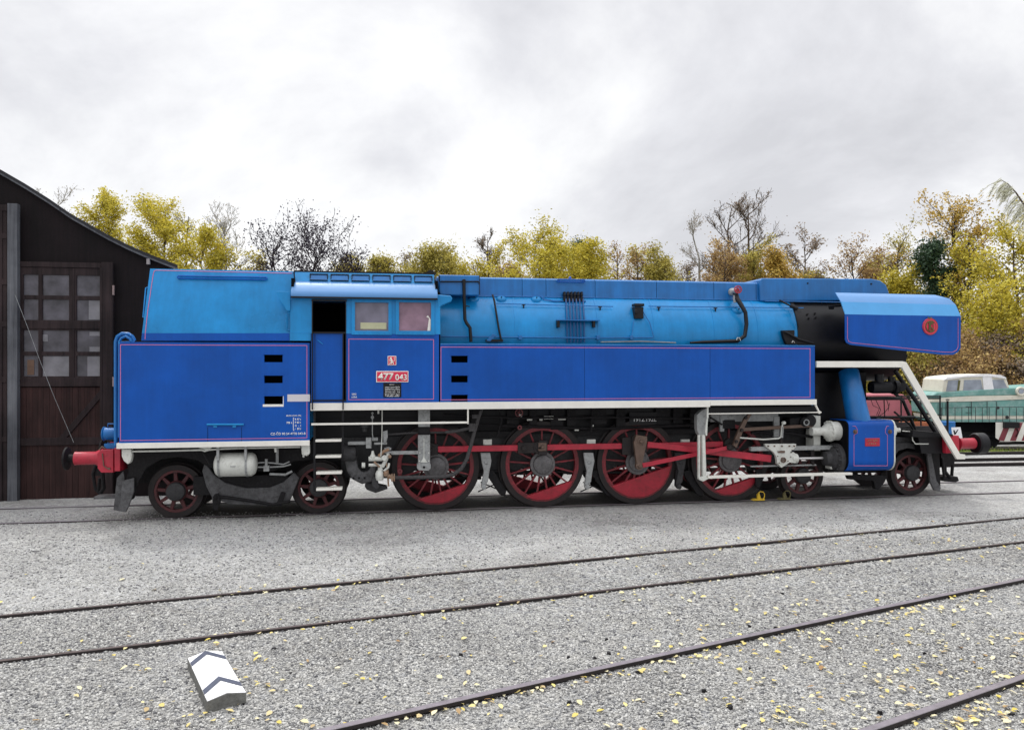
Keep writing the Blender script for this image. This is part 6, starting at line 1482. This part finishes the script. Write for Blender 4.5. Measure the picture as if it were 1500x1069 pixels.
tree(404, 336, 80, 46, 'dark', 'smaller of two dark trees hung with blackish leaves', **dk)
tree(460, 336, 112, 45, 'dark', 'larger of two dark trees hung with blackish leaves above the cab', **{**dk, 'nl':34})
tree(516, 356, 60, 48, 'dark', 'low dark tree next to the olive bushes', bark='darkbark', **{**mid,'leafn':3})
tree(552, 366, 62, 52, 'olive', 'rounded olive tree over the cab roof', **dense)
tree(593, 358, 48, 56, 'grey', 'pinkish grey thin-leaved tree over the cab roof', **{**mid, 'leafn':3})
tree(640, 364, 84, 50, 'olive', 'wide olive tree above the boiler turret', **dense)
tree(715, 331, 44, 56, 'grey', 'bare pointed tree rising from a yellowish bush', bark='bark', **bare)
tree(716, 368, 70, 50, 'yellow', 'thin yellowish bush at the foot of the bare pointed tree', **{**mid,'cb':.15})
tree(782, 342, 104, 48, 'yellow', 'broad yellow-green tree above the boiler', **{**dense,'cb':.15})
tree(850, 339, 34, 58, 'conifer', 'dark green conifer tip poking above the yellow trees', **{**dense, 'upright':.2})
tree(856, 352, 96, 47, 'yellow', 'second broad yellow-green tree, in front of the conifer tip', **{**dense,'cb':.15})
tree(905, 350, 60, 54, 'brown', 'thin brown tree right of the yellow trees', **{**mid, 'leafn':3})
tree(934, 352, 50, 50, 'brown', 'brown autumn tree with a dark stem above the boiler', **{**mid, 'leafn':4})
tree(975, 376, 84, 49, 'olive', 'low olive and yellow bushy tree sloping down to a gap', **{**dense,'cb':.1})
tree(1006, 372, 36, 55, 'grey', 'small pale twiggy tree at the gap in the tree line', **{**mid,'leafn':4})
tree(1046, 300, 60, 54, 'grey', 'very thin leaning bare tree at the gap', bark='palebark', lean=-.12, **{**bare, 'nl':9})
tree(1068, 286, 60, 56, 'grey', 'tall bare airy tree left of the tallest airy one', bark='bark', **{**bare,'nl':16,'leafn':.35})
tree(1096, 277, 72, 53, 'grey', 'tallest airy tree with a fine feathery top', bark='bark', **{**bare,'nl':20,'leafn':.5})
tree(1062, 352, 78, 48, 'brown', 'brownish leafy tree at the foot of the airy trees', **{**mid,'leafn':9})
tree(1104, 346, 60, 49, 'olive', 'olive-brown leafy tree right under the tallest airy tree', **{**mid,'leafn':9})
tree(1144, 364, 66, 48, 'orange', 'golden brown rounded tree above the front casing', **dense)
tree(1178, 340, 82, 52, 'grey', 'grey spreading half-bare tree behind the golden one', **{**sparse,'leafn':3})
tree(1252, 356, 84, 50, 'brown', 'dark brown half-bare tree left of the smoke deflector', bark='darkbark', **{**mid,'leafn':4})
tree(1318, 336, 90, 50, 'olive', 'airy olive tree above the smoke deflector', **{**mid,'leafn':4.5})
tree(1322, 398, 80, 44, 'yellow', 'low rounded yellow bush behind the smoke deflector', **{**dense,'cb':.1})
tree(1366, 338, 44, 42, 'conifer', 'dark green conifer beside the tallest golden tree', **{**dense,'leafn':24,'upright':.15,'cb':.12})
tree(1400, 294, 126, 43, 'orange', 'tallest golden brown tree right of the smoke deflector', bark='darkbark', **{**mid,'leafn':7,'nl':40,'cb':.2,'lsize':.066,'upright':.85})
tree(1418, 350, 100, 40, 'yellow', 'tangled yellow-olive tree above the green locomotive cab', bark='darkbark', **{**mid,'leafn':7,'nl':30,'cb':.12})
tree(1486, 325, 120, 38, 'yellow', 'tall yellow-green tree at the right edge', **{**dense,'leafn':13,'nl':32,'cb':.12})
tree(1560, 300, 130, 42, 'yellow', 'yellow-green tree just past the right edge', **{**dense,'cb':.15})
tree(1455, 420, 90, 36.5, 'yellow', 'lower yellow-green tree behind the green locomotive', **{**dense,'leafn':10,'cb':.1})
for (x,y,w,k,lb) in ((372,382,70,'olive','low olive bush between the pale and dark trees'),(500,386,90,'olive','low olive bush right of the dark trees'),(616,380,90,'olive','dull olive bush between the cab-top trees'),(684,388,70,'yellow','low yellow bush left of the bare pointed tree'),
    (748,384,60,'brown','low brown bush at the edge of the yellow-green tree'),(820,366,80,'yellow','low yellow-green bush between the two broad yellow trees'),(948,386,90,'olive','low olive bush below the brown trees'),(1078,392,120,'brown','dark brown bush below the airy trees'),(1200,396,60,'olive','low olive bush under the grey half-bare tree'),(1282,376,80,'brown','brown bush linking the two trees by the chimney')):
    tree(x,y,w,52,k,lb,**{**dense,'cb':.1,'nl':26})
# wind-blown willow whose branch enters at the top right corner
wd = 24.0; wx = (1560-750)/F*wd; wt = empty('willow_tree', (wx, wd, ground_z(wx, wd)), 0, 'willow whose pale windblown branch hangs in at the top right corner', 'tree', 'trees behind the yard')
WF = Frame(wx, wd, 0, ground_z(wx, wd)); cs = []; sg_ = []
path = [(1560,700),(1556,600),(1550,480),(1535,380),(1515,320),(1500,300),(1488,282),(1477,270),(1466,263)]
P = [np.array((WF.L(x,y,0)[0], 0, WF.L(x,y,0)[1])) for x,y in path]; rad = [.2,.18,.15,.1,.05,.03,.022,.014,.006]
for i in range(len(P)-1): sg_.append((*P[i], *P[i+1], rad[i], rad[i+1]))
LP = []; rs = random.Random(3)
for i in range(60):
    t = rs.uniform(3.6, 7.95); k = int(t); f = t-k; p = P[k]*(1-f)+P[k+1]*f; L_ = rs.uniform(.3,.85); d = np.array((rs.uniform(-1.1,-.3), rs.uniform(-.5,.5), rs.uniform(-.3,.3))); q = p
    for j in range(8):
        d = d+np.array((-.05,0,-.24)); q2 = q+d/np.linalg.norm(d)*L_/8; sg_.append((*q,*q2,.006,.004)); 
        for _ in range(4): LP.append(q2+np.array([rs.gauss(0,.03) for _ in range(3)]))
        q = q2
segs_mesh(sg_, 'trunk', M['bark'], wt); leaves_mesh(np.array(LP), .06, 'crown', LM['pale'], wt, .13, droop=(-.8,0,-.75))
# bushes filling the bank below the trees
bsh = [(1335,505,110,37,'olive','olive bush behind the front of the locomotive'),(1425,512,130,34.5,'brown','reddish brown bush behind the cab of the green locomotive'),(1490,505,110,34.8,'grey','twiggy grey-brown bush right behind the green locomotive'),
       (1360,470,90,40,'yellow','yellow-green bush under the smoke deflector'),(1300,540,90,37,'olive','low green bush behind the red wagon'),(1535,480,120,35,'brown','brown bush at the right edge behind the green locomotive'),(1390,545,80,36,'grey','grey-brown low bush behind the black railing'),(1450,460,100,41,'grey','thin grey-brown shrub high on the bank at the right')]
for (x,y,w,d_,k,lb) in bsh:
    tree(x,y,w,d_,k,lb, leafn=11, lsize=.06, spread=.26, cb=.02, nl=34, depth=2, tw=2, upright=.35, name='bush', cat='bush', group='bushes on the bank', seed=x+y)
# a bank of undergrowth beyond: one mass nobody could count
n = 30000; x = RNG.random(n)*75-30; y = 44+RNG.random(n)*18; z = np.array([ground_z(a,b) for a,b in zip(x,y)])+RNG.random(n)**1.3*3.8
o = leaves_mesh(np.stack([x,y,z],-1), .17, 'undergrowth', LM['brown'], None); tag(o, kind='stuff')

# ================================================================== SKY, SUN, CAMERA
W_ = bpy.data.worlds.new('World'); S.world = W_; W_.use_nodes = True; nt = W_.node_tree; lk = nt.links.new; bg = nt.nodes['Background']
SUN_EL, SUN_AZ = radians(62), radians(-25)       # behind the locomotive, a little to the left
sky = N(nt, 'ShaderNodeTexSky'); sky.sky_type = 'NISHITA'; sky.sun_disc = False; sky.sun_elevation = SUN_EL; sky.sun_rotation = SUN_AZ
tc = N(nt, 'ShaderNodeTexCoord'); sx = N(nt, 'ShaderNodeSeparateXYZ'); lk(tc.outputs['Generated'], sx.inputs[0])
zc = N(nt, 'ShaderNodeMath', operation='MAXIMUM'); zc.inputs[1].default_value = .0; lk(sx.outputs[2], zc.inputs[0])
za = N(nt, 'ShaderNodeMath', operation='ADD'); za.inputs[1].default_value = .42; lk(zc.outputs[0], za.inputs[0])
dx = N(nt, 'ShaderNodeMath', operation='DIVIDE'); lk(sx.outputs[0], dx.inputs[0]); lk(za.outputs[0], dx.inputs[1])
dy = N(nt, 'ShaderNodeMath', operation='DIVIDE'); lk(sx.outputs[1], dy.inputs[0]); lk(za.outputs[0], dy.inputs[1])
cx = N(nt, 'ShaderNodeCombineXYZ'); lk(dx.outputs[0], cx.inputs[0]); lk(dy.outputs[0], cx.inputs[1]); cx.inputs[2].default_value = 44.4
n1 = N(nt, 'ShaderNodeTexNoise', Scale=1.15, Detail=8.0, Roughness=.57, Distortion=.3); lk(cx.outputs[0], n1.inputs['Vector'])
r1 = ramp(nt, n1.outputs['Fac'], [(.36, c4(.72,.72,.75)), (.45, c4(.86,.86,.89)), (.515, c4(1.0,1.0,1.015)), (.58, c4(1.12,1.12,1.12))])
n2 = N(nt, 'ShaderNodeTexNoise', Scale=3.6, Detail=8.0, Roughness=.6); lk(cx.outputs[0], n2.inputs['Vector'])
mr = N(nt, 'ShaderNodeMapRange'); mr.inputs['To Min'].default_value = .93; mr.inputs['To Max'].default_value = 1.07; lk(n2.outputs['Fac'], mr.inputs['Value'])
mm = N(nt, 'ShaderNodeVectorMath', operation='SCALE'); lk(r1.outputs['Color'], mm.inputs[0]); lk(mr.outputs[0], mm.inputs['Scale'])
# overcast sky is brighter towards the zenith
zr = N(nt, 'ShaderNodeMapRange'); zr.inputs['From Min'].default_value = .45; zr.inputs['From Max'].default_value = 1.0; zr.inputs['To Min'].default_value = 1.0; zr.inputs['To Max'].default_value = 3.0; lk(sx.outputs[2], zr.inputs['Value'])
m2 = N(nt, 'ShaderNodeVectorMath', operation='SCALE'); lk(mm.outputs[0], m2.inputs[0]); lk(zr.outputs[0], m2.inputs['Scale'])
sk = N(nt, 'ShaderNodeVectorMath', operation='SCALE'); lk(sky.outputs[0], sk.inputs[0]); sk.inputs['Scale'].default_value = .10
mx = N(nt, 'ShaderNodeMix', data_type='RGBA'); mx.inputs[0].default_value = .93; lk(sk.outputs[0], mx.inputs[6]); lk(m2.outputs[0], mx.inputs[7])
lk(mx.outputs[2], bg.inputs['Color']); bg.inputs['Strength'].default_value = 1.0
sl = bpy.data.lights.new('sun', 'SUN'); sl.energy = 1.5; sl.angle = radians(12); sl.color = (1,.97,.92); so = bpy.data.objects.new('sun', sl); COL.objects.link(so)
so.rotation_euler = (-(pi/2-SUN_EL), 0, -SUN_AZ*0 + radians(25)); so.location = (0,0,20)
cam = bpy.data.cameras.new('camera'); co = bpy.data.objects.new('camera', cam); COL.objects.link(co); co.location = (0,0,CAMH); co.rotation_euler = (pi/2,0,0)
cam.sensor_width = 36; cam.lens = F/1500*36; cam.shift_y = 2.5/1500; cam.clip_end = 3000; cam.clip_start = .1; S.camera = co
vs_ = S.view_settings; vs_.view_transform = 'Standard'; vs_.look = 'None'; vs_.exposure = 0; vs_.gamma = 1; vs_.use_curve_mapping = False
S.cycles.max_bounces = 6; S.cycles.use_denoising = True
